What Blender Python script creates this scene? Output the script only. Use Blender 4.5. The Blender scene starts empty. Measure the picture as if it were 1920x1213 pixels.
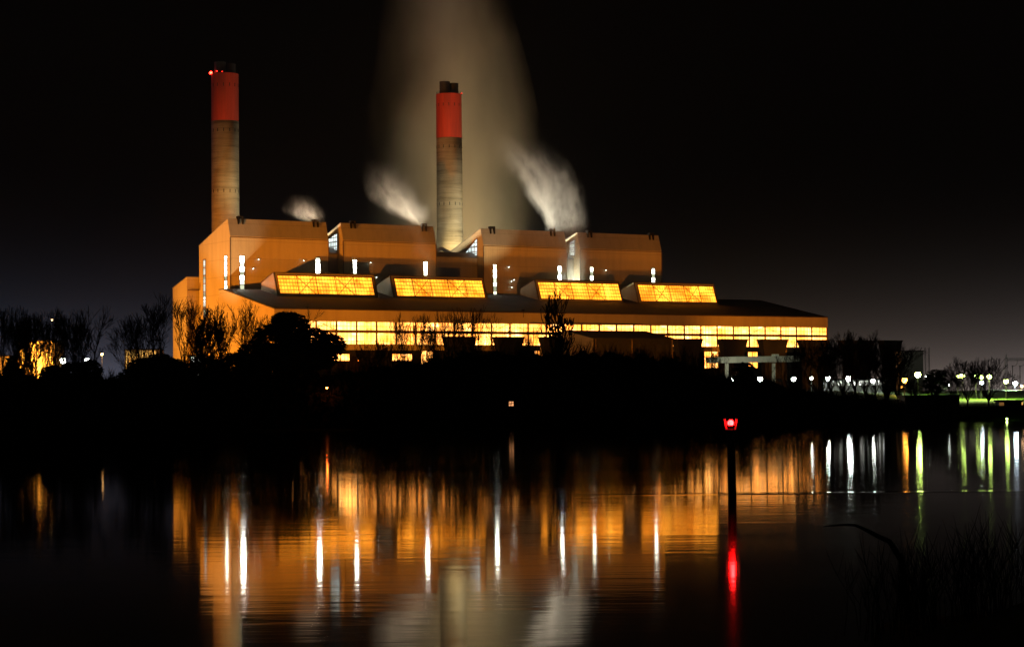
import bpy, bmesh, math, random
from mathutils import Vector, Matrix
R = math.radians
sc = bpy.context.scene
COL = sc.collection
# ------------------------------------------------------------------ camera
F = 4000.0
CX, CY = 960.0, 606.5
HCAM = 4.4
PITCH = math.atan(145.5 / F)
ROLL = 0.0094
fw = Vector((0, math.cos(PITCH), math.sin(PITCH)))
r0 = Vector((1, 0, 0)); u0 = Vector((0, -math.sin(PITCH), math.cos(PITCH)))
rt = r0 * math.cos(ROLL) - u0 * math.sin(ROLL)
up = u0 * math.cos(ROLL) + r0 * math.sin(ROLL)
CAMP = Vector((0, 0, HCAM))
cd = bpy.data.cameras.new('camera'); cam = bpy.data.objects.new('camera', cd); COL.objects.link(cam)
cd.sensor_width = 36; cd.lens = 36 * F / 1920; cd.clip_start = 0.5; cd.clip_end = 30000
m = Matrix((rt, up, -fw)).transposed().to_4x4(); m.translation = CAMP
cam.matrix_world = m
sc.camera = cam

def ray(u, v): return fw + rt * ((u - CX) / F) - up * ((v - CY) / F)
def at(u, v, Y):
    d = ray(u, v); return CAMP + d * (Y / d.y)
def xat(u, Y, v=750): return at(u, v, Y).x

# building frame: s along the front (to the right), t backwards, z up
O = at(432, 600, 880); O.z = 0
ANG = R(31.46); CA, SA = math.cos(ANG), math.sin(ANG)
def W(s, t, z): return Vector((O.x + s * CA - t * SA, O.y + s * SA + t * CA, z))
def loc(p): dx, dy = p.x - O.x, p.y - O.y; return Vector((dx * CA + dy * SA, -dx * SA + dy * CA, p.z))
CL = loc(CAMP)
def lray(u, v): d = ray(u, v); return Vector((d.x * CA + d.y * SA, -d.x * SA + d.y * CA, d.z))
def ht(u, v, t):
    d = lray(u, v); k = (t - CL.y) / d.y; p = CL + d * k; return p.x, p.z
def hs(u, v, s):
    d = lray(u, v); k = (s - CL.x) / d.x; p = CL + d * k; return p.y, p.z
def hplane(u, v, z0, t0, k):
    # plane z = z0 + k (t - t0)
    d = lray(u, v); q = (z0 + k * (CL.y - t0) - CL.z) / (d.z - k * d.y); p = CL + d * q; return p

# ------------------------------------------------------------------ mesh helpers
class MB:
    def __init__(s): s.v = []; s.f = []
    def add(s, vs, fs):
        b = len(s.v); s.v += [tuple(x) for x in vs]; s.f += [tuple(b + i for i in f) for f in fs]
    def box(s, a, b):
        x0, y0, z0 = a; x1, y1, z1 = b
        s.add([(x0,y0,z0),(x1,y0,z0),(x1,y1,z0),(x0,y1,z0),(x0,y0,z1),(x1,y0,z1),(x1,y1,z1),(x0,y1,z1)],
              [(0,3,2,1),(4,5,6,7),(0,1,5,4),(1,2,6,5),(2,3,7,6),(3,0,4,7)])
    def prism(s, prof, x0, x1):        # prof in (y,z), extruded along x
        n = len(prof)
        s.add([(x0, y, z) for y, z in prof] + [(x1, y, z) for y, z in prof],
              [tuple(range(n)), tuple(range(2*n-1, n-1, -1))] + [(i, n+i, n+(i+1) % n, (i+1) % n) for i in range(n)])
    def quad(s, *p): s.add(p, [tuple(range(len(p)))])
    def slab(s, pts, n):               # polygon thickened along n
        k = len(pts); n = Vector(n)
        a = [Vector(p) for p in pts]; b = [p + n for p in a]
        s.add(a + b, [tuple(range(k)), tuple(range(2*k-1, k-1, -1))] + [(i, (i+1) % k, k+(i+1) % k, k+i) for i in range(k)])
    def tube(s, pts, rads, n=6, caps=True):
        pts = [Vector(p) for p in pts]; b = len(s.v)
        for i, p in enumerate(pts):
            d = (pts[min(i+1, len(pts)-1)] - pts[max(i-1, 0)])
            d = d.normalized() if d.length > 1e-9 else Vector((0, 0, 1))
            a = d.cross(Vector((0.31, 0.95, 0.05)))
            if a.length < 1e-3: a = d.cross(Vector((1, 0, 0)))
            a.normalize(); c = d.cross(a)
            for k in range(n):
                th = 2 * math.pi * k / n
                q = p + (a * math.cos(th) + c * math.sin(th)) * rads[i]
                s.v.append((q.x, q.y, q.z))
        for i in range(len(pts) - 1):
            for k in range(n):
                k2 = (k + 1) % n
                s.f.append((b+i*n+k, b+i*n+k2, b+(i+1)*n+k2, b+(i+1)*n+k))
        if caps:
            s.f.append(tuple(b + k for k in range(n-1, -1, -1)))
            e = b + (len(pts)-1)*n; s.f.append(tuple(e + k for k in range(n)))
    def bar(s, p, q, w): s.tube([p, q], [w, w], 4)
    def lathe(s, prof, n=48, c=(0, 0), closed=True):   # prof (r,z)
        b = len(s.v)
        for r, z in prof:
            for k in range(n):
                th = 2*math.pi*k/n; s.v.append((c[0]+r*math.cos(th), c[1]+r*math.sin(th), z))
        for i in range(len(prof)-1):
            for k in range(n):
                k2 = (k+1) % n; s.f.append((b+i*n+k, b+i*n+k2, b+(i+1)*n+k2, b+(i+1)*n+k))
        if closed:
            s.f.append(tuple(b+k for k in range(n-1, -1, -1)))
            e = b+(len(prof)-1)*n; s.f.append(tuple(e+k for k in range(n)))
    def ball(s, c, r, n=10):
        s.lathe([(max(1e-4, r*math.sin(math.pi*i/n)), c[2]-r*math.cos(math.pi*i/n)) for i in range(n+1)], n, (c[0], c[1]), False)
    def shift(s, d):
        s.v = [(x-d[0], y-d[1], z-d[2]) for x, y, z in s.v]; return s

def mesh_of(name, mb, mat, smooth=False):
    me = bpy.data.meshes.new(name); me.from_pydata(mb.v, [], mb.f); me.update()
    if mat: me.materials.append(mat)
    if smooth:
        me.polygons.foreach_set('use_smooth', [True]*len(me.polygons))
    return me
def part(name, mb, mat, parent=None, smooth=False, label=None):
    o = bpy.data.objects.new(name, mb if isinstance(mb, bpy.types.Mesh) else mesh_of(name, mb, mat, smooth)); COL.objects.link(o)
    if parent: o.parent = parent
    if label: o['label'] = label
    return o
def tag(o, label, cat, group=None, kind=None):
    o['label'] = label; o['category'] = cat
    if group: o['group'] = group
    if kind: o['kind'] = kind
    return o
def thing(name, label, cat, l=(0, 0, 0), rz=0, group=None):
    o = bpy.data.objects.new(name, None); COL.objects.link(o); o.location = l; o.rotation_euler = (0, 0, rz)
    o.empty_display_size = 0.2
    return tag(o, label, cat, group)

# ------------------------------------------------------------------ materials
def newmat(name):
    m = bpy.data.materials.new(name); m.use_nodes = True
    nt = m.node_tree; nt.nodes.clear()
    out = nt.nodes.new('ShaderNodeOutputMaterial')
    return m, nt, out
def N(nt, typ, **kw):
    n = nt.nodes.new(typ)
    for k, v in kw.items():
        if k.startswith('i_'):
            key = k[2:]; key = int(key) if key.isdigit() else key.replace('_', ' ')
            n.inputs[key].default_value = v
        else: setattr(n, k, v)
    return n
def math_(nt, op, a, b=None, c=None, clamp=False):
    n = nt.nodes.new('ShaderNodeMath'); n.operation = op; n.use_clamp = clamp
    for i, x in enumerate((a, b, c)):
        if x is None: continue
        if isinstance(x, (int, float)): n.inputs[i].default_value = x
        else: nt.links.new(x, n.inputs[i])
    return n.outputs[0]
def ramp(nt, src, stops):
    n = nt.nodes.new('ShaderNodeValToRGB'); e = n.color_ramp.elements
    while len(e) < len(stops): e.new(0.5)
    for el, (p, c) in zip(e, stops): el.position = p; el.color = (*c, 1) if len(c) == 3 else c
    nt.links.new(src, n.inputs[0]); return n.outputs[0]
def coords(nt, scale=(1, 1, 1), kind='Object'):
    tc = N(nt, 'ShaderNodeTexCoord'); mp = N(nt, 'ShaderNodeMapping'); mp.inputs['Scale'].default_value = scale
    nt.links.new(tc.outputs[kind], mp.inputs[0]); return mp.outputs[0]
def noise(nt, vec, scale=1, detail=4, rough=.6, dist=0):
    n = N(nt, 'ShaderNodeTexNoise'); n.inputs['Scale'].default_value = scale; n.inputs['Detail'].default_value = detail
    n.inputs['Roughness'].default_value = rough; n.inputs['Distortion'].default_value = dist
    nt.links.new(vec, n.inputs['Vector']); return n.outputs['Fac']
def pbsdf(nt, out, color=None, rough=.7, metal=0, spec=.3):
    b = N(nt, 'ShaderNodeBsdfPrincipled'); b.inputs['Roughness'].default_value = rough; b.inputs['Metallic'].default_value = metal
    b.inputs['Specular IOR Level'].default_value = spec
    if color is not None:
        if isinstance(color, tuple): b.inputs['Base Color'].default_value = (*color, 1)
        else: nt.links.new(color, b.inputs['Base Color'])
    nt.links.new(b.outputs[0], out.inputs['Surface']); return b
def noisy(name, c0, c1, scale=(1, 1, 1), ns=1, rough=.75, detail=5, bump=0, spec=.3, lo=.3, hi=.7):
    m, nt, out = newmat(name)
    f = noise(nt, coords(nt, scale), ns, detail)
    b = pbsdf(nt, out, ramp(nt, f, [(lo, c0), (hi, c1)]), rough, 0, spec)
    if bump:
        bp = N(nt, 'ShaderNodeBump'); bp.inputs['Strength'].default_value = bump; nt.links.new(f, bp.inputs['Height']); nt.links.new(bp.outputs[0], b.inputs['Normal'])
    return m
def cladding(name, col, rib=1.2):
    m, nt, out = newmat(name)
    v = coords(nt)
    f = noise(nt, coords(nt, (.35, .35, .035)), 1, 6, .6)       # vertical weather streaks
    g = noise(nt, coords(nt, (.02, .02, .02)), 1, 3)
    mix = math_(nt, 'ADD', math_(nt, 'MULTIPLY', f, .6), math_(nt, 'MULTIPLY', g, .4))
    sx = N(nt, 'ShaderNodeSeparateXYZ'); nt.links.new(v, sx.inputs[0])
    # sheet joints every 6 m up the wall
    j = math_(nt, 'LESS_THAN', math_(nt, 'FRACT', math_(nt, 'MULTIPLY', sx.outputs[2], 1/7.3)), .02)
    c = ramp(nt, mix, [(.3, tuple(x*.72 for x in col)), (.5, tuple(x*.9 for x in col)), (.68, col)])
    mx = N(nt, 'ShaderNodeMix', data_type='RGBA'); nt.links.new(math_(nt, 'MULTIPLY', j, .5), mx.inputs['Factor'])
    nt.links.new(c, mx.inputs['A']); mx.inputs['B'].default_value = (*[x*.3 for x in col], 1)
    b = pbsdf(nt, out, mx.outputs['Result'], .6)
    w = math_(nt, 'SINE', math_(nt, 'MULTIPLY', math_(nt, 'ADD', sx.outputs[0], sx.outputs[1]), 2*math.pi/rib))
    bp = N(nt, 'ShaderNodeBump'); bp.inputs['Strength'].default_value = .12; bp.inputs['Distance'].default_value = .08
    nt.links.new(w, bp.inputs['Height']); nt.links.new(bp.outputs[0], b.inputs['Normal'])
    return m
def emit(name, col, strength):
    m, nt, out = newmat(name); e = N(nt, 'ShaderNodeEmission'); e.inputs[0].default_value = (*col, 1); e.inputs[1].default_value = strength
    nt.links.new(e.outputs[0], out.inputs['Surface']); return m
def lit_glass(name, dark, bright, strength, dx, dz, nsx=.25, contrast=.55, vary=.35, spots=False):
    # glazing lit from inside: small panes, lamps and machinery dimly seen behind
    m, nt, out = newmat(name)
    v = coords(nt); sx = N(nt, 'ShaderNodeSeparateXYZ'); nt.links.new(v, sx.inputs[0])
    def lines(o, d, w): return math_(nt, 'LESS_THAN', math_(nt, 'FRACT', math_(nt, 'MULTIPLY', o, 1/d)), w)
    lx = lines(sx.outputs[0], dx, .22); lz = lines(sx.outputs[2], dz, .14)
    ln = math_(nt, 'MAXIMUM', lx, lz)
    n1 = noise(nt, coords(nt, (nsx, nsx, nsx*.7)), 1, 3, .55)
    n2 = noise(nt, coords(nt, (1.7, 1.7, .12)), 1, 2, .5)
    oi = N(nt, 'ShaderNodeObjectInfo')
    f = math_(nt, 'ADD', math_(nt, 'MULTIPLY', n1, .65), math_(nt, 'MULTIPLY', n2, .35))
    col = ramp(nt, f, [(.32, dark), (.62, bright)])
    st = math_(nt, 'MULTIPLY', math_(nt, 'SUBTRACT', 1, math_(nt, 'MULTIPLY', ln, contrast)), strength)
    st = math_(nt, 'MULTIPLY', st, math_(nt, 'ADD', math_(nt, 'MULTIPLY', oi.outputs['Random'], vary), 1 - vary/2))
    st = math_(nt, 'MULTIPLY', st, math_(nt, 'ADD', math_(nt, 'MULTIPLY', n1, 1.6), .2))
    # machinery and girders standing dark against the light, block by block
    vb = N(nt, 'ShaderNodeTexVoronoi'); vb.distance = 'CHEBYCHEV'; vb.inputs['Scale'].default_value = 1; nt.links.new(coords(nt, (.21, .21, .30)), vb.inputs['Vector'])
    sc_ = N(nt, 'ShaderNodeSeparateColor'); nt.links.new(vb.outputs['Color'], sc_.inputs[0])
    st = math_(nt, 'MULTIPLY', st, math_(nt, 'ADD', math_(nt, 'MULTIPLY', sc_.outputs[0], .6), .62))
    if spots:                                   # the hall's own high bay lamps
        vs = N(nt, 'ShaderNodeTexVoronoi'); vs.inputs['Scale'].default_value = 1; nt.links.new(coords(nt, (.16, .16, .34)), vs.inputs['Vector'])
        sp_ = math_(nt, 'POWER', math_(nt, 'SUBTRACT', 1, math_(nt, 'MULTIPLY', vs.outputs['Distance'], 2.2), clamp=True), 2.0)
        mxs = N(nt, 'ShaderNodeMix', data_type='RGBA'); nt.links.new(math_(nt, 'MULTIPLY', sp_, .9, clamp=True), mxs.inputs['Factor']); nt.links.new(col, mxs.inputs['A']); mxs.inputs['B'].default_value = (1, .62, .26, 1)
        col = mxs.outputs['Result']; st = math_(nt, 'ADD', st, math_(nt, 'MULTIPLY', sp_, 4.0))
    e = N(nt, 'ShaderNodeEmission'); nt.links.new(col, e.inputs[0]); nt.links.new(st, e.inputs[1])
    nt.links.new(e.outputs[0], out.inputs['Surface']); return m

M = {}
M['clad'] = cladding('cream_cladding', (.50, .42, .27))
M['clad2'] = cladding('grey_cladding', (.30, .28, .25))
M['hallwall'] = cladding('hall_cladding', (.42, .35, .22), 1.0)
M['roof'] = noisy('dark_roof', (.040, .025, .015), (.080, .050, .030), (.05, .05, .05), 1, .85, 5)
M['trim'] = noisy('steel_trim', (.10, .07, .045), (.16, .11, .07), (.3, .3, .3), 1, .6)
M['bars'] = noisy('window_bars', (.14, .08, .035), (.20, .12, .05), (1, 1, 1), 1, .6)
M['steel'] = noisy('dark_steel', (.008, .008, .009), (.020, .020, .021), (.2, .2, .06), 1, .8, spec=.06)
M['steel2'] = noisy('grey_steel', (.10, .10, .10), (.18, .18, .175), (.2, .2, .05), 1, .55)
M['galv'] = noisy('galvanised', (.30, .30, .29), (.42, .42, .40), (.5, .5, .5), 1, .5)
M['conc_light'] = noisy('pale_concrete', (.38, .38, .33), (.52, .51, .45), (.5, .5, .1), 1, .8)
M['bark'] = noisy('bark', (.020, .016, .012), (.045, .036, .026), (2, 2, .5), 1, .9)
M['twig'] = noisy('twigs', (.018, .013, .010), (.035, .026, .018), (1, 1, 1), 1, .9)
M['leaf'] = noisy('evergreen_leaf', (.012, .020, .008), (.03, .045, .016), (.4, .4, .4), 1, .8)
M['scrub'] = noisy('scrub_leaf', (.010, .013, .006), (.022, .026, .012), (.15, .15, .15), 1, .9)
M['grassblade'] = noisy('grass_blade', (.02, .025, .008), (.05, .055, .02), (3, 3, 3), 1, .8)
M['black'] = noisy('black_paint', (.008, .008, .009), (.016, .016, .016), (1, 1, 1), 1, .7, spec=.05)
M['flue'] = noisy('flue_steel', (.006, .005, .005), (.018, .015, .012), (.4, .4, .1), 1, .6)
M['timber'] = noisy('wet_timber', (.012, .010, .008), (.03, .025, .02), (3, 3, .4), 1, .7)
# concrete shaft with cast rings and stains
def chimney_mat():
    m, nt, out = newmat('chimney_concrete')
    f = noise(nt, coords(nt, (.05, .05, .55)), 1, 8, .72, .3)
    g = noise(nt, coords(nt, (.22, .22, .05)), 1, 5, .6)
    tc = coords(nt); sx = N(nt, 'ShaderNodeSeparateXYZ'); nt.links.new(tc, sx.inputs[0])
    ring = math_(nt, 'LESS_THAN', math_(nt, 'FRACT', math_(nt, 'MULTIPLY', sx.outputs[2], 1/2.4)), .12)
    mix = math_(nt, 'ADD', math_(nt, 'MULTIPLY', f, .75), math_(nt, 'MULTIPLY', g, .25))
    c = ramp(nt, mix, [(.34, (.155, .128, .078)), (.48, (.30, .262, .170)), (.66, (.44, .385, .265))])
    mx = N(nt, 'ShaderNodeMix', data_type='RGBA'); nt.links.new(math_(nt, 'MULTIPLY', ring, math_(nt, 'MULTIPLY', g, .38)), mx.inputs['Factor'])
    nt.links.new(c, mx.inputs['A']); mx.inputs['B'].default_value = (.10, .085, .06, 1)
    pbsdf(nt, out, mx.outputs['Result'], .85, 0, .2); return m
M['chim'] = chimney_mat()
M['redband'] = noisy('red_band_paint', (.11, .010, .004), (.27, .020, .006), (.35, .35, .03), 1, .75, 7, lo=.25, hi=.6)
M['win_hall'] = lit_glass('hall_window_glow', (1, .22, .006), (1, .42, .09), 6.6, 1.5, 1.9, .13, .50, vary=.5, spots=True)
M['win_sky'] = lit_glass('skylight_glow', (1, .21, .003), (1, .36, .028), 3.3, 1.35, 1.5, .12, .55, vary=.1)
M['win_white'] = None
def strip_mat(k0=62):
    m, nt, out = newmat('strip_window_glow' if k0 > 9 else 'dim_strip_glow')
    tc = coords(nt); sx = N(nt, 'ShaderNodeSeparateXYZ'); nt.links.new(tc, sx.inputs[0])
    oi = N(nt, 'ShaderNodeObjectInfo')
    k = math_(nt, 'ADD', math_(nt, 'FLOOR', math_(nt, 'MULTIPLY', sx.outputs[2], 1/1.9)), math_(nt, 'MULTIPLY', oi.outputs['Random'], 40))
    wn = N(nt, 'ShaderNodeTexWhiteNoise', noise_dimensions='1D'); nt.links.new(k, wn.inputs['W'])
    f = math_(nt, 'POWER', wn.outputs['Value'], 2.2)
    col = ramp(nt, wn.outputs['Value'], [(.1, (.80, .85, .55)), (.7, (1, 1, .86))])
    e = N(nt, 'ShaderNodeEmission'); nt.links.new(col, e.inputs[0]); nt.links.new(math_(nt, 'ADD', math_(nt, 'MULTIPLY', f, k0), .45), e.inputs[1])
    nt.links.new(e.outputs[0], out.inputs['Surface']); return m
M['win_white'] = strip_mat(); M['win_dim'] = strip_mat(1.6)
M['win_side'] = lit_glass('bay_window_glow', (.55, .70, .66), (.9, 1, .95), 1.7, 2.2, 3.2, .3, .6)
M['win_orange'] = lit_glass('orange_glow', (1, .36, .04), (1, .6, .16), 1.3, 1.2, 2, .3, .5)
M['win_shed'] = lit_glass('shed_glow', (.8, .9, .7), (1, 1, .92), 2.2, 3.0, 9, .3, .9)

# ------------------------------------------------------------------ lights
SOD = (1, .275, .007); WARM = (1, .74, .34); WHITE = (.90, 1, .84); GREEN = (.72, 1, .22)
def aim(o, target):
    d = Vector(target) - o.matrix_world.translation if False else Vector(target) - Vector(o.location)
    o.rotation_euler = d.to_track_quat('-Z', 'Y').to_euler()
def spot(name, p, target, power, col, ang=60, blend=.6, rad=.5):
    l = bpy.data.lights.new(name, 'SPOT'); l.energy = power; l.color = col; l.spot_size = R(ang); l.spot_blend = blend; l.shadow_soft_size = rad
    o = bpy.data.objects.new(name, l); COL.objects.link(o); o.location = p; aim(o, target); return o
def point(name, p, power, col, rad=.25, parent=None):
    l = bpy.data.lights.new(name, 'POINT'); l.energy = power; l.color = col; l.shadow_soft_size = rad
    o = bpy.data.objects.new(name, l); COL.objects.link(o); o.location = p
    if parent: o.parent = parent
    return o

# ------------------------------------------------------------------ world: night sky, weak glow of the site along the horizon
wd = bpy.data.worlds.new('World'); sc.world = wd; wd.use_nodes = True
nt = wd.node_tree; nt.nodes.clear(); wo = N(nt, 'ShaderNodeOutputWorld')
sky = N(nt, 'ShaderNodeTexSky'); sky.sky_type = 'NISHITA'; sky.sun_disc = False; sky.sun_elevation = R(-8); sky.sun_rotation = R(200)
b1 = N(nt, 'ShaderNodeBackground'); nt.links.new(sky.outputs[0], b1.inputs[0]); b1.inputs[1].default_value = .0004
tc = N(nt, 'ShaderNodeTexCoord'); sp = N(nt, 'ShaderNodeSeparateXYZ'); nt.links.new(tc.outputs['Generated'], sp.inputs[0])
el = math_(nt, 'MAXIMUM', sp.outputs[2], 0.0)
ex = math_(nt, 'EXPONENT', math_(nt, 'MULTIPLY', el, -1/.0180))
az = math_(nt, 'DIVIDE', sp.outputs[0], math_(nt, 'MAXIMUM', sp.outputs[1], .05))
colr = ramp(nt, math_(nt, 'ADD', math_(nt, 'MULTIPLY', az, 2.0), .5), [(0.0, (.62, .70, 1.05)), (.33, (.74, .76, .98)), (.70, (.84, .60, .46)), (1.0, (1.05, .86, .80))])
b2 = N(nt, 'ShaderNodeBackground'); nt.links.new(colr, b2.inputs[0]); nt.links.new(math_(nt, 'MULTIPLY', ex, .19), b2.inputs[1])
b3 = N(nt, 'ShaderNodeBackground'); b3.inputs[0].default_value = (.9, .5, .3, 1); b3.inputs[1].default_value = .0002
a1 = N(nt, 'ShaderNodeAddShader'); a2 = N(nt, 'ShaderNodeAddShader')
nt.links.new(b1.outputs[0], a1.inputs[0]); nt.links.new(b2.outputs[0], a1.inputs[1]); nt.links.new(a1.outputs[0], a2.inputs[0]); nt.links.new(b3.outputs[0], a2.inputs[1])
nt.links.new(a2.outputs[0], wo.inputs[0])

# ------------------------------------------------------------------ ground and river
def smooth(a, b, x):
    t = max(0, min(1, (x-a)/(b-a))); return t*t*(3-2*t)
def bank_y(x): return 352 + 48*smooth(10, 90, x) + 6*math.sin(x*.045) + 2.5*math.sin(x*.17+1)
def near_y(x): return 20 + 22*smooth(2.2, 7.5, x) + 1.2*math.sin(x*.9)
def gz(x, y):
    d = y - bank_y(x)
    right = smooth(62, 84, x - (y-400)*.13)
    far = -2 + 2*smooth(-8, 0, d) + (1-right)*(4.2*smooth(0, 14, d) + 1.8*smooth(14, 90, d)) + right*(2.6*smooth(0, 6, d) + 3.6*smooth(6, 210, d))
    e = near_y(x) - y
    near = -2 + 2*smooth(-6, 0, e) + .5*smooth(0, 6, e) + 2.1*smooth(6, 20, e) + .35*smooth(4, 9, x)*smooth(0, 8, e)
    n = .25*math.sin(x*.31+y*.23)*math.sin(y*.41-x*.12)
    v = max(far, near)
    return v + (n*.6 if v > .3 else 0)
def ground():
    ys = [-60, -20, -5] + [i*1.5 for i in range(0, 40)] + [65, 90, 140, 200, 260, 310] + [330 + 2*i for i in range(50)] + [435+8*i for i in range(30)] + [700, 780, 900, 1100, 1500, 2200, 3500, 6000, 12000]
    b = MB(); nx = 220
    for y in ys:
        half = max(40, abs(y)*.34 + 20)
        if y >= 6000: half = y*1.2
        for i in range(nx+1):
            x = -half + 2*half*i/nx
            b.v.append((x, y, gz(x, y)))
    for j in range(len(ys)-1):
        for i in range(nx):
            a = j*(nx+1)+i; b.f.append((a, a+1, a+nx+2, a+nx+1))
    m, nt, out = newmat('ground_turf')
    f = noise(nt, coords(nt, (.35, .35, .35)), 1, 6, .65); g = noise(nt, coords(nt, (.03, .03, .03)), 1, 3)
    c = ramp(nt, math_(nt, 'ADD', math_(nt, 'MULTIPLY', f, .6), math_(nt, 'MULTIPLY', g, .4)), [(.38, (.010, .020, .003)), (.62, (.046, .090, .010))])
    pbsdf(nt, out, c, .95, 0, .1)
    o = part('ground', b, m, smooth=True); o['kind'] = 'structure'; return o
ground()

def river():
    b = MB(); b.quad((-8000, 8, 0), (8000, 8, 0), (8000, 420, 0), (-8000, 420, 0))
    m, nt, out = newmat('river_water')
    tc = N(nt, 'ShaderNodeTexCoord'); sx = N(nt, 'ShaderNodeSeparateXYZ'); nt.links.new(tc.outputs['Object'], sx.inputs[0])
    n1 = noise(nt, coords(nt, (.010, .06, 1)), 1, 3, .5)
    n2 = noise(nt, coords(nt, (.25, 1.1, 1)), 1, 3, .6)
    n3 = noise(nt, coords(nt, (.03, .35, 1)), 1, 2, .5)
    rg = math_(nt, 'ADD', math_(nt, 'MULTIPLY', n1, .05), .027)
    p = N(nt, 'ShaderNodeBsdfPrincipled'); p.inputs['Base Color'].default_value = (.004, .0035, .003, 1)
    p.inputs['IOR'].default_value = 1.33; nt.links.new(rg, p.inputs['Roughness'])
    # low swell, and the wake that trails downstream of the marker pile
    wob = math_(nt, 'MULTIPLY', math_(nt, 'SUBTRACT', n1, .5), 5.0)
    dy = math_(nt, 'SUBTRACT', math_(nt, 'SUBTRACT', sx.outputs[1], 99.5), math_(nt, 'ADD', wob, math_(nt, 'MULTIPLY', sx.outputs[0], .02)))
    wake = math_(nt, 'EXPONENT', math_(nt, 'MULTIPLY', math_(nt, 'MULTIPLY', dy, dy), -1.6))
    wx = math_(nt, 'MULTIPLY', math_(nt, 'SUBTRACT', sx.outputs[0], 3), .12, clamp=True)
    wx2 = math_(nt, 'MULTIPLY', math_(nt, 'SUBTRACT', 30, sx.outputs[0]), .07, clamp=True)
    wake = math_(nt, 'MULTIPLY', wake, math_(nt, 'MULTIPLY', wx, wx2))
    h = math_(nt, 'ADD', math_(nt, 'MULTIPLY', n2, .0035), math_(nt, 'ADD', math_(nt, 'MULTIPLY', n3, .004), math_(nt, 'MULTIPLY', wake, .012)))
    bp = N(nt, 'ShaderNodeBump'); bp.inputs['Strength'].default_value = 1; bp.inputs['Distance'].default_value = 1
    nt.links.new(h, bp.inputs['Height']); nt.links.new(bp.outputs[0], p.inputs['Normal'])
    nt.links.new(p.outputs[0], out.inputs['Surface'])
    o = part('river', b, m); o['kind'] = 'structure'
river()

# ------------------------------------------------------------------ power station
ZG = 6.0
def bthing(name, label, cat, s, t, group=None, z=ZG):
    o = thing(name, label, cat, W(s, t, z), ANG, group); o['_b'] = (s, t, z); return o
def bpart(name, mb, mat, parent, base=None, smooth=False, label=None):
    root = parent
    while '_b' not in root.keys(): root = root.parent
    return part(name, mb.shift(tuple(root['_b'])), mat, parent, smooth, label)

zpan = ht(432, 442.5, 0)[1]; zridge = ht(428, 410.3, 2.4)[1]
TB, TD = 2.4, 32.5
zback = hs(371.5, 461.7, 0)[1]
print('zpan', zpan, 'ridge', zridge, 'back', hs(371.5, 461.7, 0), 'strips', ht(453, 480, 0), ht(453, 543, 0), hs(383.9, 487, 0), hs(423.7, 480, 0), hs(423.7,543,0))
def strip(parent, a, b, vertical_t=None, zt=0, zb=0, face='front', s=0, n=6, mat=None):
    # tall window: pane plus its frame; a..b along s (front) or t (side)
    p = MB(); f = MB(); e = .06
    if face == 'front':
        p.box((a, -.07, zb), (b, -.01, zt))
        for x in (a, b): f.box((x-.16, -.22, zb-.15), (x+.16, -.0, zt+.15))
        for i in range(n+1):
            z = zb+(zt-zb)*i/n; f.box((a+.16, -.2, z-.17), (b-.16, -.075, z+.17))
    else:
        p.box((s-.07, a, zb), (s-.01, b, zt))
        for x in (a, b): f.box((s-.22, x-.16, zb-.15), (s, x+.16, zt+.15))
        for i in range(n+1):
            z = zb+(zt-zb)*i/n; f.box((s-.2, a+.16, z-.17), (s-.075, b-.16, z+.17))
    w = bpart('window', p, mat or M['win_white'], parent)
    bpart('frame', f, M['bars'], w)
    return w

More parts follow.
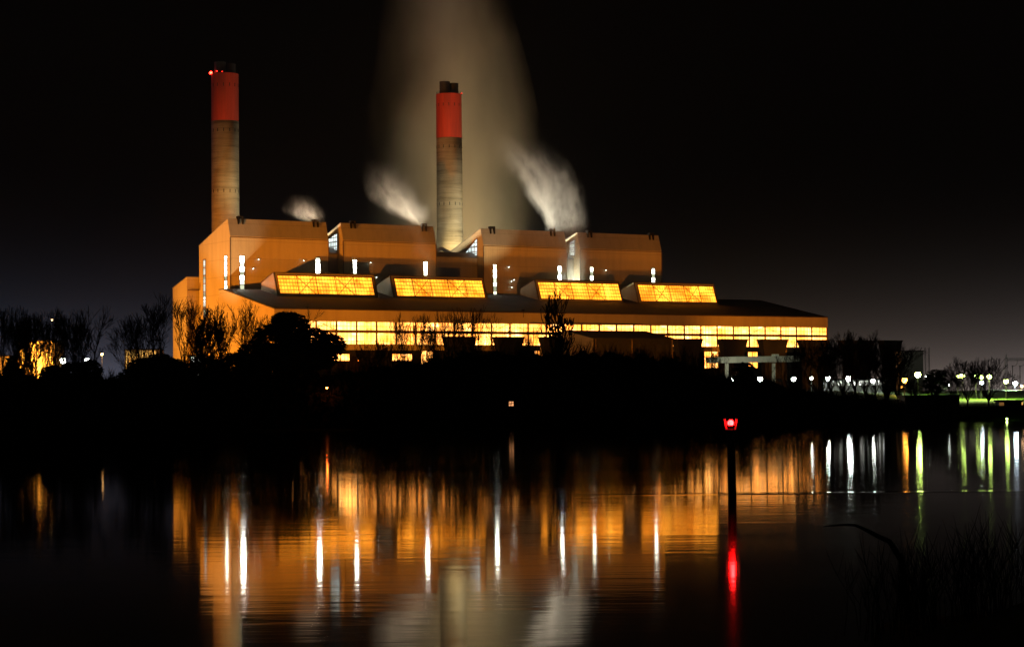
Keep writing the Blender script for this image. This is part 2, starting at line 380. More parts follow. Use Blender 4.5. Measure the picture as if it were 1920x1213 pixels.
def boiler(label, ul, ur, strips_u, vents_u, lamps_uv=()):
    s0 = ht(ul, 500, 0)[0]; s1 = ht(ur, 500, 0)[0]
    o = bthing('boiler_house', label, 'power station block', s0, 0, 'boiler houses of the power station')
    prof = [(0, ZG), (0, zpan), (TB, zridge), (TD, zback), (TD, ZG)]
    w = MB(); w.prism(prof, s0, s1); bpart('wall', w, M['clad'], o)
    # roof sheets stand proud of the walls
    r = MB()
    d = Vector((TB, zridge-zpan)).normalized(); nn = (-d.y*.12, d.x*.12)
    r.prism([(0+nn[0], zpan+nn[1]-.0), (TB+nn[0], zridge+.12), (TB+.3, zridge+.14), (TB+.3, zridge-.05), (TB, zridge), (0, zpan)], s0-.12, s1+.12)
    r.prism([(TB+.3, zridge-.03), (TB+.3, zridge+.14), (TD+.3, zback+.14), (TD+.3, zback-.03)], s0-.12, s1+.12)
    bpart('roof', r, M['clad2'], o)
    g = MB()
    for z in (zpan-.45,):
        g.box((s0-.1, -.25, z-.12), (s1+.1, -.003, z+.12))
    g.box((s1-.02, -.3, ZG), (s1+.28, .0, zpan-.6)); g.box((s0-.28, -.3, ZG), (s0+.02, .0, zpan-.6))
    bpart('trim', g, M['trim'], o)
    for u, wpx, v0, v1 in strips_u:
        a = ht(u-wpx/2, v0, 0)[0]; b = ht(u+wpx/2, v0, 0)[0]
        strip(o, a, b, zt=ht(u, v0, 0)[1], zb=ht(u, v1, 0)[1], n=7)
    for u in vents_u:
        a = ht(u, 420, TB)[0]
        v = MB()
        v.box((a-1.2, TB-1.5, zridge-2.2), (a-.75, TB+.6, zridge+.7)); v.box((a+.75, TB-1.5, zridge-2.2), (a+1.2, TB+.6, zridge+.7))
        v.box((a-1.2, TB-1.5, zridge+.7), (a+1.2, TB+.6, zridge+1.15)); v.tube([(a, TB+.2, zridge), (a, TB+.2, zridge+.4), (a, TB-.6, zridge+.5)], [.45, .45, .45], 8)
        bpart('roof_vent', v, M['steel'], o)
    for u, v in lamps_uv:
        a, z = ht(u, v, 0); l = MB(); l.tube([(a, -.003, z+.5), (a, -.6, z+.55), (a, -.95, z+.25)], [.07, .07, .06], 6); l.lathe([(.08, z+.32), (.3, z+.12), (.3, z+.08)], 10, (a, -.95)); wl = bpart('wall_lamp', l, M['steel'], o)
        l = MB(); l.ball((a, -.95, z), .15, 8); bpart('bulb', l, M['wall_bulb'], wl)
    return o, s0, s1
B = []
M['wall_bulb'] = emit('wall_bulb', (.9, 1, .9), 16)
B.append(boiler('leftmost boiler house with orange lit end wall and two tall window strips on its front', 432, 615.5,
                [(453.5, 9, 480, 543), (595.6, 9, 483, 546)], [449, 590], ((483, 487), (567.7, 489), (473, 504))))
B.append(boiler('second boiler house from the left with a pale bay window in its side', 644, 817,
                [(665, 7.5, 487, 550), (797.5, 7.5, 491, 552)], [660, 793], ((693, 493), (704, 520))))
B.append(boiler('third boiler house from the left with large triangular lit side window beyond the right chimney', 907, 1063,
                [(927.5, 7, 496, 554), (1049, 7, 499, 556)], [921, 1034], ((952, 501), (962, 525), (957.5, 539), (957, 528))))
B.append(boiler('rightmost boiler house, dimmest and furthest, behind the last roof skylight', 1088, 1240,
                [(1109, 6.5, 501, 558), (1224.5, 6.5, 502.5, 559)], [1103, 1219], ((1134, 507),)))
# end wall of the first block: two tall strips, small louvres
o1, s10, s11 = B[0]
for (u, w, v0, v1, n) in ((383.7, 4.4, 487, 622, 9), (423.7, 5.4, 480, 543, 7)):
    ta = hs(u+w/2, v0, s10)[0]; tb = hs(u-w/2, v0, s10)[0]
    wnd = strip(o1, ta, tb, zt=hs(u, v0, s10)[1], zb=hs(u, v1, s10)[1], face='side', s=s10, n=n, mat=M['win_dim'] if u < 400 else None)
def sidewin(o, s, pts, mat):
    q = [hs(u, v, s) for u, v in pts]
    p = MB(); p.slab([(s-.02, t, z) for t, z in q], (-.06, 0, 0)); w = bpart('side_window', p, mat, o)
    f = MB(); t0 = min(t for t, z in q); t1 = max(t for t, z in q); z0 = min(z for t, z in q); z1 = max(z for t, z in q)
    k = len(q)
    for i in range(k):
        a, b = q[i], q[(i+1) % k]; f.bar((s-.12, *a), (s-.12, *b), .22)
    def inside(t, z):
        c = False
        for i in range(k):
            (ta, za), (tb, zb) = q[i], q[(i+1) % k]
            if (za > z) != (zb > z) and t < (tb-ta)*(z-za)/(zb-za)+ta: c = not c
        return c
    for zz in [z0+(z1-z0)*j/4 for j in (1, 2, 3)]:
        ts = [t0+(t1-t0)*i/60 for i in range(61) if inside(t0+(t1-t0)*i/60, zz)]
        if ts: f.bar((s-.12, min(ts), zz), (s-.12, max(ts), zz), .16)
    for tt in [t0+(t1-t0)*j/5 for j in (1, 2, 3, 4)]:
        zs = [z0+(z1-z0)*i/60 for i in range(61) if inside(tt, z0+(z1-z0)*i/60)]
        if zs: f.bar((s-.12, tt, min(zs)), (s-.12, tt, max(zs)), .12)
    bpart('frame', f, M['bars'], w)
sidewin(B[1][0], B[1][1], [(616.5, 470), (616.5, 448), (633, 436.5), (633, 470)], M['win_side'])
sidewin(B[2][0], B[2][1], [(868, 480), (895.5, 446), (895.5, 480)], M['win_side'])
sidewin(B[3][0], B[3][1], [(1068.5, 480), (1068.5, 455), (1078, 449), (1078, 480)], M['win_side'])
# link blocks between them
def link(label, sa, sb, v0, v1, u):
    o = bthing('link_building', label, 'link building', sa, 5, 'link blocks between the boiler houses')
    za = ht(u, v1, 5)[1]; zb = ht(u, v0, 9)[1]
    b = MB(); b.prism([(5, ZG), (5, za), (9, zb), (30, zb-3), (30, ZG)], sa+.3, sb-.3); bpart('wall', b, M['clad2'], o)
    r = MB(); r.prism([(4.6, za-.1), (4.6, za+.25), (9, zb+.25), (30.2, zb-2.75), (30.2, zb-3.05), (9, zb+.02), (5, za+.02)], sa+.3, sb-.3); bpart('roof', r, M['steel2'], o)
    d = MB(); d.box((sa+1.5, 8.4, zb-.5), (sa+2.3, 9.2, zb+1.6)); d.tube([(sa+2, 12, zb-1), ((sa+sb)/2, 16, zb+2.2), (sb-1.5, 20, zb-1)], [.9, .9, .9], 8); bpart('roof_duct', d, M['galv'], o)
link('narrow dark link block between the two left boiler houses', B[0][2], B[1][1], 466, 476, 630)
link('wide dark link block in front of the right chimney base', B[1][2], B[2][1], 474, 483, 850)
link('narrow link block between the two right boiler houses behind rising steam', B[2][2], B[3][1], 478, 487, 1075)

# annex behind the left end
TA = 33
sA0 = ht(350.5, 560, TA)[0]
tA1, zA1 = hs(324, 541, sA0); zA = ht(352, 520, TA)[1]
ax = bthing('annex_building', 'small orange annex at the far left end with sloping roof edge', 'annex', sA0, TA)
b = MB(); b.prism([(TA, ZG), (TA, zA), (tA1, zA1), (tA1, ZG)], sA0, s10+6); bpart('wall', b, M['clad'], ax)
b = MB(); b.prism([(TA-.2, zA), (TA-.2, zA+.25), (tA1+.2, zA1+.25), (tA1+.2, zA1)], sA0-.2, s10+6); bpart('roof', b, M['clad2'], ax)
b = MB(); zc = ht(358, 545, TA)[1]; b.box((ht(352, 545, TA)[0], TA-1.6, zc), (ht(370, 545, TA)[0], TA-.003, zc+.35)); bpart('canopy', b, M['trim'], ax)
b = MB(); zc = ht(358, 588, TA)[1]; b.box((ht(352, 545, TA)[0], TA-1.2, zc), (ht(370, 545, TA)[0], TA-.003, zc+.35)); bpart('canopy', b, M['trim'], ax)

# turbine hall
TF = hs(515, 578.5, -5)[0]
S0, S1 = -5.0, ht(1550, 600, TF)[0]
zf1 = ht(590, 580.4, TF)[1]; zf1b = ht(1549, 595.4, TF)[1]; zf0 = ht(620, 602, TF)[1]
zroof = hs(412, 543.7, S0)[1]
print('hall TF', TF, 'S1', S1, 'fascia', zf1, zf1b, zf0, ht(1500, 613, TF), 'roof', zroof, hs(412, 543.7, S0))
for u, vs in ((620, (602, 618, 623.8, 644.6, 646, 656)), (1500, (613, 626, 631, 649, 650, 657))):
    print(u, [round(ht(u, v, TF)[1], 2) for v in vs])
TR = 0.0
ROOFK = (zroof - zf1) / (TR - 4 - TF)
def zr(t): return zf1 + ROOFK*(t-TF)
hall = bthing('turbine_hall', 'long low turbine hall with glowing window band and sloping dark roof along the front', 'power station hall', S0, TF)
w = MB(); w.prism([(TF, ZG), (TF, zf1), (-4, zroof), (-.3, zroof), (-.3, ZG)], S0, S1); bpart('wall', w, M['hallwall'], hall)
r = MB(); r.prism([(TF-.35, zf1-.05), (TF-.35, zf1+.35), (-4, zroof+.35), (-.28, zroof+.35), (-.28, zroof+.02), (-4, zroof+.02), (TF, zf1+.02)], S0-.35, S1+.35); bpart('roof', r, M['roof'], hall)
fa = MB(); fa.box((S0-.3, TF-.4, zf0), (S1+.3, TF-.004, zf1-.06)); bpart('fascia', fa, M['hallwall'], hall)
zu1, zu0 = zf0-.15, ht(620, 618.3, TF)[1]
zl1, zl0 = ht(620, 623.6, TF)[1], ht(620, 644.8, TF)[1]
NB = 31; bw = (S1-S0)/NB
pane = {}
for row, (za, zb) in enumerate(((zu0, zu1), (zl0, zl1))):
    for i in range(NB):
        x0 = S0+i*bw+.45; x1 = S0+(i+1)*bw-.45
        p = MB(); p.box((x0, TF-.08, za), (x1, TF-.01, zb)); wn = bpart('window', p, M['win_hall'], hall)
        f = MB()
        for q in range(1, 4):
            x = x0+(x1-x0)*q/4; f.box((x-.06, TF-.16, za), (x+.06, TF-.085, zb))
        zz = za+(zb-za)*.5; f.box((x0, TF-.15, zz-.06), (x1, TF-.085, zz+.06))
        if i % 5 in (1, 2):
            a, c = (za, zb) if (i % 5 == 1) == (row == 0) else (zb, za)
            f.bar((x0, TF-.25, a), (x1, TF-.25, c), .09)
        bpart('frame', f, M['bars'], wn)
cm = MB()
for i in range(NB+1):
    x = S0+i*bw; cm.box((x-.28, TF-.34, zl0-.3), (x+.28, TF-.004, zu1-.0))
cm.box((S0, TF-.30, zu0-1.15), (S1, TF-.006, zu0-.02)); bpart('mullion', cm, M['trim'], hall)
sl = MB(); zs1, zs0 = zl0-.35, ht(620, 656, TF)[1]
sl.box((S0, TF-.5, zs0), (S1, TF-.004, zs1)); bpart('sill', sl, M['hallwall'], hall)
bw_ = MB(); bw_.box((S0-.05, TF-.09, ZG), (S1+.05, TF-.004, zs0-.02)); bpart('base_wall', bw_, M['steel'], hall)  # dark sheet stands in for the unlit wall below the sill
# bright doorways under the band
for (u0_, u1_, va, vb) in ((620, 655, 664, 676), (735, 772, 664, 676), (789, 812, 658, 690), (1002, 1012, 658, 690), (1320, 1346, 658, 690), (1402, 1420, 658, 690)):
    a = ht(u0_, 660, TF)[0]; c = ht(u1_, 660, TF)[0]
    p = MB(); p.box((a, TF-.16, max(ZG+.1, ht(u0_, vb, TF)[1])), (c, TF-.095, ht(u0_, va, TF)[1])); d = bpart('doorway', p, M['win_hall'], hall)
    f = MB(); z1 = ht(u0_, va, TF)[1]; z0 = max(ZG+.1, ht(u0_, vb, TF)[1])
    for x in (a, (a+c)/2, c): f.box((x-.12, TF-.25, z0), (x+.12, TF-.165, z1))
    f.box((a-.12, TF-.25, z1), (c+.12, TF-.165, z1+.2))
    bpart('frame', f, M['bars'], d)
# roof monitors with inclined skylights
def monitor(frame, glass, back):
    (bl, br, tl, tr) = frame
    PB = [hplane(u, v, zf1+.35, TF, ROOFK) for u, v in (bl, br)]
    t0 = (PB[0].y+PB[1].y)/2; s0 = PB[0].x; s1 = PB[1].x; z0 = zr(t0)
    lean = 3.7; tt = t0+lean
    z1 = ht((tl[0]+tr[0])/2, (tl[1]+tr[1])/2, tt)[1]
    tb = tt+12.0; zb = zr(tb)+3.2
    o = MB(); o.prism([(t0, z0), (tt, z1), (tb, zb), (tb, zr(tb))], s0, s1); mo = bpart('roof_monitor', o, M['hallwall'], hall)
    rr = MB(); rr.prism([(tt-.1, z1), (tt-.1, z1+.3), (tb+.2, zb+.3), (tb+.2, zb)], s0-.2, s1+.2); bpart('monitor_roof', rr, M['roof'], mo)
    # glazing on the inclined face: s range and height fractions from the photo
    def onface(u, v):
        k = (z1-z0)/lean; p = hplane(u, v, z0, t0, k); return p.x, (p.z-z0)/(z1-z0)
    g = [onface(u, v) for u, v in glass]
    a0 = (g[0][0]+g[3][0])/2; a1 = (g[1][0]+g[2][0])/2; f1 = (g[0][1]+g[1][1])/2; f0 = (g[2][1]+g[3][1])/2
    nv = Vector((0, -(z1-z0), lean)).normalized()
    def P(s, f, d=0): return Vector((s, t0+lean*f, z0+(z1-z0)*f)) + nv*d
    p = MB(); p.slab([P(a0, f0, .02), P(a1, f0, .02), P(a1, f1, .02), P(a0, f1, .02)], nv*.06); sk = bpart('skylight', p, M['win_sky'], mo)
    fr = MB()
    def bb(s_a, f_a, s_b, f_b, w, d=.2): fr.bar(P(s_a, f_a, d), P(s_b, f_b, d), w)
    for q in range(6): bb(a0+(a1-a0)*q/5, f0, a0+(a1-a0)*q/5, f1, .2 if q in (0, 5) else .15)
    for q in range(6): f = f0+(f1-f0)*q/5; bb(a0, f, a1, f, .2 if q in (0, 5) else .11)
    for q, d in ((1, 1), (0.95, -1), (3.0, -1), (3.05, 1)):
        x0 = a0+(a1-a0)*q/5; x1 = a0+(a1-a0)*(q+.95)/5
        bb(x0, f0 if d > 0 else f1, x1, f1 if d > 0 else f0, .12, .16)
    bpart('frame', fr, M['bars'], sk)
    for (sa, fa_, sb, fb) in ((s0, .0, s0, 1), (s1, 0, s1, 1)):
        tr_ = MB(); tr_.bar(P(sa, fa_, .05), P(sb, fb, .05), .3); bpart('edge_trim', tr_, M['trim'], mo)
    print('monitor', round(t0, 1), round(s0, 1), round(s1, 1), round(z0, 1), round(z1, 1), f0, f1, 'back', [hs(u, v, s0) for u, v in back], (tb, zb))
    return s0, s1, t0, z1
mons = []
mons.append(monitor(((521.5, 555), (707.4, 558), (513, 511), (700.8, 516.6)), ((519.7, 516), (697.4, 521), (701.6, 554), (524, 551)), ((490, 530), (494, 544))))
mons.append(monitor(((739, 558), (914, 561.5), (730, 517), (907, 521.6)), ((738.5, 521.8), (903.6, 526.8), (909, 558.7), (743.8, 555.6)), ((706, 537),)))
mons.append(monitor(((1009.5, 563), (1170, 567), (1001.7, 524), (1163, 529.5)), ((1007.8, 528.7), (1159.5, 533), (1165, 564), (1013.6, 560.7)), ((975, 545),)))
mons.append(monitor(((1196.5, 567.5), (1348, 571), (1188.8, 529.8), (1341, 533.5)), ((1195.4, 533.8), (1337.4, 538), (1343, 568), (1201, 565)), ()))

# chimneys
TC = 60.0
def chimney(label, u, vrim, vband, vtop, redlit):
    s = ht(u, 300, TC)[0]; zt = ht(u, vrim, TC)[1]; zb = ht(u, vband, TC)[1]; zt2 = ht(u, vtop, TC)[1]
    o = bthing('chimney', label, 'chimney', s, TC, 'twin power station chimneys')
    rb, rm, rtop = 6.22, 6.12, 6.02
    def T(mb): mb.v = [(x+s, y+TC, z) for x, y, z in mb.v]; return mb
    m_ = MB(); m_.lathe([(rb, ZG), (rm, (ZG+zb)/2), (rm-.05, zb)], 64); sh = bpart('shaft', T(m_), M['chim'], o, smooth=True)
    m_ = MB(); m_.lathe([(rm-.04, zb), (rtop, zt), (rtop-.5, zt), (rtop-.5, zt-1)], 64); bpart('painted_band', T(m_), M['redband'], o, smooth=False)
    sl = MB()
    for zz in (zt-6, zb-5, zb-32, zb-60, zb-86):
        if zz < 70: continue
        for k in range(14):
            th = 2*math.pi*k/14+.15; rr_ = rm+.01
            c, s_ = math.cos(th), math.sin(th)
            p = Vector((rr_*c, rr_*s_, zz)); a = Vector((-s_, c, 0))*.14; n = Vector((c, s_, 0))*.05
            sl.add([p-a-n, p+a-n, p+a+n, p-a+n, p-a-n+Vector((0,0,1.5)), p+a-n+Vector((0,0,1.5)), p+a+n+Vector((0,0,1.5)), p-a+n+Vector((0,0,1.5))],
                   [(0,3,2,1),(4,5,6,7),(0,1,5,4),(1,2,6,5),(2,3,7,6),(3,0,4,7)])
    bpart('vent_slots', T(sl), M['black'], o)
    for k, (dx, dy, dz) in enumerate(((-2.55, -.6, 0), (2.6, .3, -.35))):
        f = MB(); f.lathe([(2.45, zt-2), (2.45, zt2+dz-.5), (2.52, zt2+dz-.5), (2.52, zt2+dz), (2.1, zt2+dz), (2.1, zt2+dz-3)], 32, (dx, dy), True); bpart('flue', T(f), M['flue'], o, smooth=False)
    ra = MB()
    for z in (.55, 1.1): ra.tube([((rtop-.15)*math.cos(a*math.pi/16), (rtop-.15)*math.sin(a*math.pi/16), zt+z) for a in range(33)], [.035]*33, 4)
    for a in range(32): ra.bar(((rtop-.15)*math.cos(a*math.pi/16), (rtop-.15)*math.sin(a*math.pi/16), zt), ((rtop-.15)*math.cos(a*math.pi/16), (rtop-.15)*math.sin(a*math.pi/16), zt+1.1), .03)
    bpart('handrail', T(ra), M['steel'], o)
    for (th, hz, rad, mat) in redlit:
        x, y = (rtop+.2)*math.cos(th), (rtop+.2)*math.sin(th)
        l = MB(); l.ball((x, y, zt+hz), rad); wl = bpart('warning_light', T(l), mat, o)
        br = MB(); br.box((x-.12, y-.12, zt-.3), (x+.12, y+.12, zt+hz-rad+.03)); bpart('lamp_bracket', T(br), M['steel'], wl)
    return s, zt
M['redlamp'] = emit('red_warning_lamp', (1, .012, .006), 60)
M['redlamp2'] = emit('red_warning_lamp_dim', (1, .02, .01), 6)
def thet(az): return R(az) - ANG       # world azimuth to building azimuth
c1s, c1z = chimney('left chimney with bright red aircraft warning lights at its rim', 422.3, 140, 228.5, 118.5,
      [(thet(196), (.45), .62, M['redlamp']), (thet(204), .4, .48, M['redlamp']), (thet(243), .6, .30, M['redlamp2']), (thet(267), .3, .2, M['redlamp2'])])
c2s, c2z = chimney('right chimney rising out of the big steam column, rim lights dark', 842.5, 178, 260, 155,
      [(thet(-12), .35, .22, M['redlamp2'])])

# dark machinery housings in a row in front of the hall
TH = TF - 22
def housing(label, ua, ub, vt, skew=0):
    a, zt = ht(ua+9, vt, TH); c, _ = ht(ub, vt, TH)
    o = bthing('machinery_housing', label, 'machinery housing', (a+c)/2, TH, 'flared dark housings in a row before the hall')
    fl = min(1.9, (c-a)*.12); dd = 4
    b = MB(); zb = zt-7.2
    pts = []
    for (z, i) in ((ZG, fl), (zb, fl), (zt, 0)):
        pts += [(a+i, TH+i*.5, z), (c-i, TH+i*.5, z), (c-i, TH+dd-i*.5, z), (a+i, TH+dd-i*.5, z)]
    fs = [(3, 2, 1, 0), (8, 9, 10, 11)]
    for L in (0, 4):
        for k in range(4): fs.append((L+k, L+(k+1) % 4, L+4+(k+1) % 4, L+4+k))
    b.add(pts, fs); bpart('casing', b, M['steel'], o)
    t = MB(); t.box((a-.2, TH-.2, zt), (c+.2, TH+dd+.2, zt+.5)); bpart('top_rim', t, M['steel'], o)
    rib = MB()
    for q in range(1, 6):
        x = a+fl+(c-a-2*fl)*q/6; rib.box((x-.15, TH+fl*.5-.35, ZG), (x+.15, TH+fl*.5-.003, zb))
    bpart('stiffener', rib, M['steel'], o)
hl = [('black flared housing furthest left, behind the row of bare trees', 829, 893), ('black flared housing second from left, below the hall windows', 924, 983),
      ('black flared housing just left of the gabled shed, under the poplar', 1010, 1071), ('grey flared housing just right of the gabled shed', 1261, 1318),
      ('grey flared housing above the pale beam, between two glowing gaps', 1346, 1402), ('grey flared housing right of the pale beam column', 1421, 1478),
      ('grey flared housing under the right end of the hall windows', 1496, 1556)]
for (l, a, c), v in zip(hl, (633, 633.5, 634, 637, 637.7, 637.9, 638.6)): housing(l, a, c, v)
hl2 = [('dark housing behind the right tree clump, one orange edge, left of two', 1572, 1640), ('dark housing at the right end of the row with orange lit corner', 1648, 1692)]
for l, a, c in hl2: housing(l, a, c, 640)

# gabled shed before the hall
TS = TF - 48
za_e = ht(1113, 634, TS)[1]
sa_, sb_ = ht(1113, 640, TS)[0], ht(1262, 640, TS)[0]
zrid = ht(1071, 620.5, TS+20)[1]
print('shed', sa_, sb_, za_e, zrid)
shed = bthing('gabled_shed', 'dark shed with shallow gable roof and orange lit end before the hall', 'shed', sa_, TS)
b = MB(); b.prism([(TS, ZG), (TS, za_e), (TS+20, zrid), (TS+40, za_e), (TS+40, ZG)], sa_, sb_); bpart('wall', b, M['black'], shed)  # near-black colour stands in for shade on the front
b = MB(); b.prism([(TS+.3, ZG), (TS+.3, za_e), (TS+20, zrid-.05), (TS+39.7, za_e), (TS+39.7, ZG)], sa_-.12, sa_-.004); bpart('gable_end', b, M['clad'], shed)  # paler sheet stands in for light falling on the end
b = MB(); b.prism([(TS-.6, za_e-.2), (TS-.6, za_e+.1), (TS+20, zrid+.3), (TS+40.6, za_e+.1), (TS+40.6, za_e-.2), (TS+20, zrid+.02)], sa_-.5, sb_+.5); bpart('roof', b, M['steel'], shed)
b = MB()
for q in range(8):
    x = sa_+(sb_-sa_)*(q+.5)/8; b.box((x-1.4, TS-.12, za_e-5), (x+1.4, TS-.003, za_e-2.2))
bpart('louvre_row', b, M['steel'], shed)
for x in (sa_+(sb_-sa_)*.47, sa_+(sb_-sa_)*.02, sa_+(sb_-sa_)*.98):
    b = MB(); b.tube([(x, TS-.4, ZG), (x, TS-.4, za_e-.3)], [.16, .16], 6); bpart('downpipe', b, M['trim'], shed)

# pale beam on columns (right of centre)
def gantry():
    D = 610
    p0 = at(1330, 676, D); p1 = at(1500, 671, D+18)
    o = thing('concrete_gantry', 'pale concrete beam on two columns lit by white lamps', 'gantry', (p0.x, p0.y, gz(p0.x, p0.y)))
    b0 = Vector(o.location)
    d = (p1-p0); d.z = 0; n = Vector((-d.y, d.x, 0)).normalized()*1.6
    def beam(mb, a, c, h):
        mb.slab([a-b0, c-b0, c-b0+Vector((0, 0, h)), a-b0+Vector((0, 0, h))], n)
    b = MB(); beam(b, at(1330, 681, D), at(1500, 678, D+18), 1.75); part('beam', b, M['conc_light'], o)
    b = MB(); q = at(1449, 667, D+12)-b0; b.box((q.x-.3, q.y, q.z-.35), (q.x+1.8, q.y+1.6, q.z+.5)); part('bracket', b, M['conc_light'], o)
    for u in (1363, 1451):
        q = at(u, 681, D+(u-1330)/170*18)-b0; b = MB(); b.box((q.x-.5, q.y+.2, gz(q.x+b0.x, q.y+b0.y)-b0.z-.3), (q.x+.5, q.y+1.3, q.z-.02)); part('column', b, M['conc_light'], o)
gantry()

# ------------------------------------------------------------------ other buildings
def block(name, label, cat, ua, ub, vt, D, depth, mat, roofmat=None, zb=None, slope=0):
    x0, x1 = xat(ua, D, vt), xat(ub, D, vt); zt = at((ua+ub)/2, vt, D).z
    xc = (x0+x1)/2; zg = min(gz(xc, D), zt-1) if zb is None else zb
    o = thing(name, label, cat, (xc, D, zg))
    h = zt-zg; w = (x1-x0)/2
    b = MB(); b.box((-w, 0, -.5), (w, depth, h)); part('wall', b, mat, o)
    r = MB(); r.box((-w-.3, -.3, h), (w+.3, depth+.3, h+.3)); part('roof', r, roofmat or M['steel'], o)
    return o, w, h
o, w, h = block('works_building', 'tall olive block with ladder tower beyond the orange street lamp', 'works building', 1690, 1731, 659, 700, 12, M['clad2'])
l = MB()
for y in (-.8, .6):
    l.bar((w+.6, y, 0), (w+.6, y, h+1.2), .08); l.bar((w+1.9, y, 0), (w+1.9, y, h+1.2), .08)
for k in range(int(h/1.5)):
    l.bar((w+.6, -.8, k*1.5), (w+1.9, -.8, k*1.5+1.5), .06); l.box((w+.55, -.85, k*1.5+1.4), (w+1.95, .65, k*1.5+1.47))
part('ladder_tower', l, M['galv'], o)
l = MB(); l.box((-w+.2, -.35, h*.42), (w-.2, -.003, h*.5)); part('ledge', l, M['clad2'], o)
o, w, h = block('low_shed', 'long low shed with brilliantly lit white windows behind tree trunks', 'shed', 1550, 1662, 712, 560, 9, M['steel2'])
for k in range(8):
    x = -w+1.1+k*(2*w-2.2)/7.6; p = MB(); p.box((x, -.08, h*.55), (x+1.35, -.01, h*.98-.15)); wn = part('window', p, M['win_shed'], o)
    f = MB(); f.slab([(x-.08, -.1, h*.55-.08), (x+1.43, -.1, h*.55-.08), (x+1.43, -.1, h*.55), (x-.08, -.1, h*.55)], (0, .08, 0)); part('frame', f, M['bars'], wn)
o, w, h = block('lit_yard_building', 'bright orange sodium lit building behind bare trees at the far left', 'building', 36, 101, 640, 640, 14, M['clad'])
l = MB()
for k in range(5): x = -w+2*w*k/4; l.box((x-.2, -.25, 0), (x+.2, -.003, h-.1))
part('wall_post', l, M['trim'], o)
o, w, h = block('lit_yard_annex', 'low orange lit wall at the left frame edge behind tree trunks', 'building', -20, 34, 668, 660, 10, M['clad'])
o, w, h = block('glazed_depot', 'low orange glazed facade with thin frames, left of the annex', 'building', 234, 296, 656, 720, 12, M['clad2'])
p = MB(); p.box((-w+.3, -.08, h*.45), (w-.3, -.01, h-.3)); wn = part('window', p, M['win_orange'], o)
f = MB()
for k in range(7): x = -w+.3+(2*w-.6)*k/6; f.box((x-.12, -.2, h*.45), (x+.12, -.085, h-.3))
for z in (h*.6, h*.8): f.box((-w+.3, -.18, z-.1), (w-.3, -.085, z+.1))
part('frame', f, M['bars'], wn)
o, w, h = block('lit_kiosk', 'small white lit kiosk behind twigs left of the dark evergreen', 'kiosk', 356, 378, 667, 640, 5, M['conc_light'])
p = MB(); p.box((-w+.3, -.08, h*.5), (w-.3, -.01, h-.3)); wn = part('window', p, M['win_shed'], o)
o, w, h = block('pump_house', 'black box pump house on the right waterline', 'pump house', 1698, 1797, 743.5, 398, 7, M['timber'], M['timber'], zb=0)
l = MB()
for k in range(9): x = -w+2*w*k/8; l.box((x-.12, -.2, -1), (x+.12, -.003, h-.05))
part('sheet_pile', l, M['timber'], o)
o, w, h = block('dark_cabin', 'low dark cabin on the right bank with amber lit ends', 'cabin', 1873, 1918, 752.5, 415, 3, M['steel'])
p = MB(); p.box((-w+.05, -.08, h*.1), (-w+.95, -.01, h-.15)); part('doorway', p, emit('dim_amber_doorway', (1, .45, .12), .16), o)
p = MB(); p.box((w-.25, -.08, h*.1), (w-.05, -.01, h-.15)); part('doorway', p, M['win_orange'], o)
q = at(68, 690, 632); point('yard_light', (q.x, q.y-3, 14), 1.0e5, (1, .40, .05), .4)
q = at(8, 690, 650); point('yard_light', (q.x, q.y-5, 10), 2.4e4, (1, .36, .04), .4)
q = at(262, 676, 710); point('yard_light', (q.x, q.y-4, 12), .7e4, (1, .38, .05), .4)
# little hut with a lit window on the dark bank
hp = at(958.5, 757, 357.2)
hut = thing('riverside_hut', 'tiny hut with one small lit orange window on the black bank', 'hut', (hp.x, 357.2, gz(hp.x, 357.2)))
zz = hp.z-hut.location.z
b = MB(); b.prism([(0, -.6), (0, zz+.75), (1.3, zz+1.5), (2.6, zz+.75), (2.6, -.6)], -1.6, 1.6); part('wall', b, M['timber'], hut)
b = MB(); b.prism([(-.3, zz+.62), (-.3, zz+.72), (1.3, zz+1.62), (2.9, zz+.72), (2.9, zz+.62), (1.3, zz+1.51)], -1.8, 1.8); part('roof', b, M['timber'], hut)
b = MB(); b.box((-.38, -.06, zz-.38), (.38, -.005, zz+.38)); wn = part('window', b, emit('hut_window_glow', (1, .42, .16), 1.1), hut)
b = MB(); b.bar((-.38, -.12, zz-.05), (.38, -.12, zz+.12), .05); b.bar((-.1, -.12, zz-.38), (.12, -.12, zz+.38), .05); b.bar((-.38, -.12, zz+.3), (.1, -.12, zz-.1), .04); b.slab([(-.42, -.1, zz-.42), (.42, -.1, zz-.42), (.42, -.1, zz-.36), (-.42, -.1, zz-.36)], (0, .06, 0)); part('frame', b, M['black'], wn)

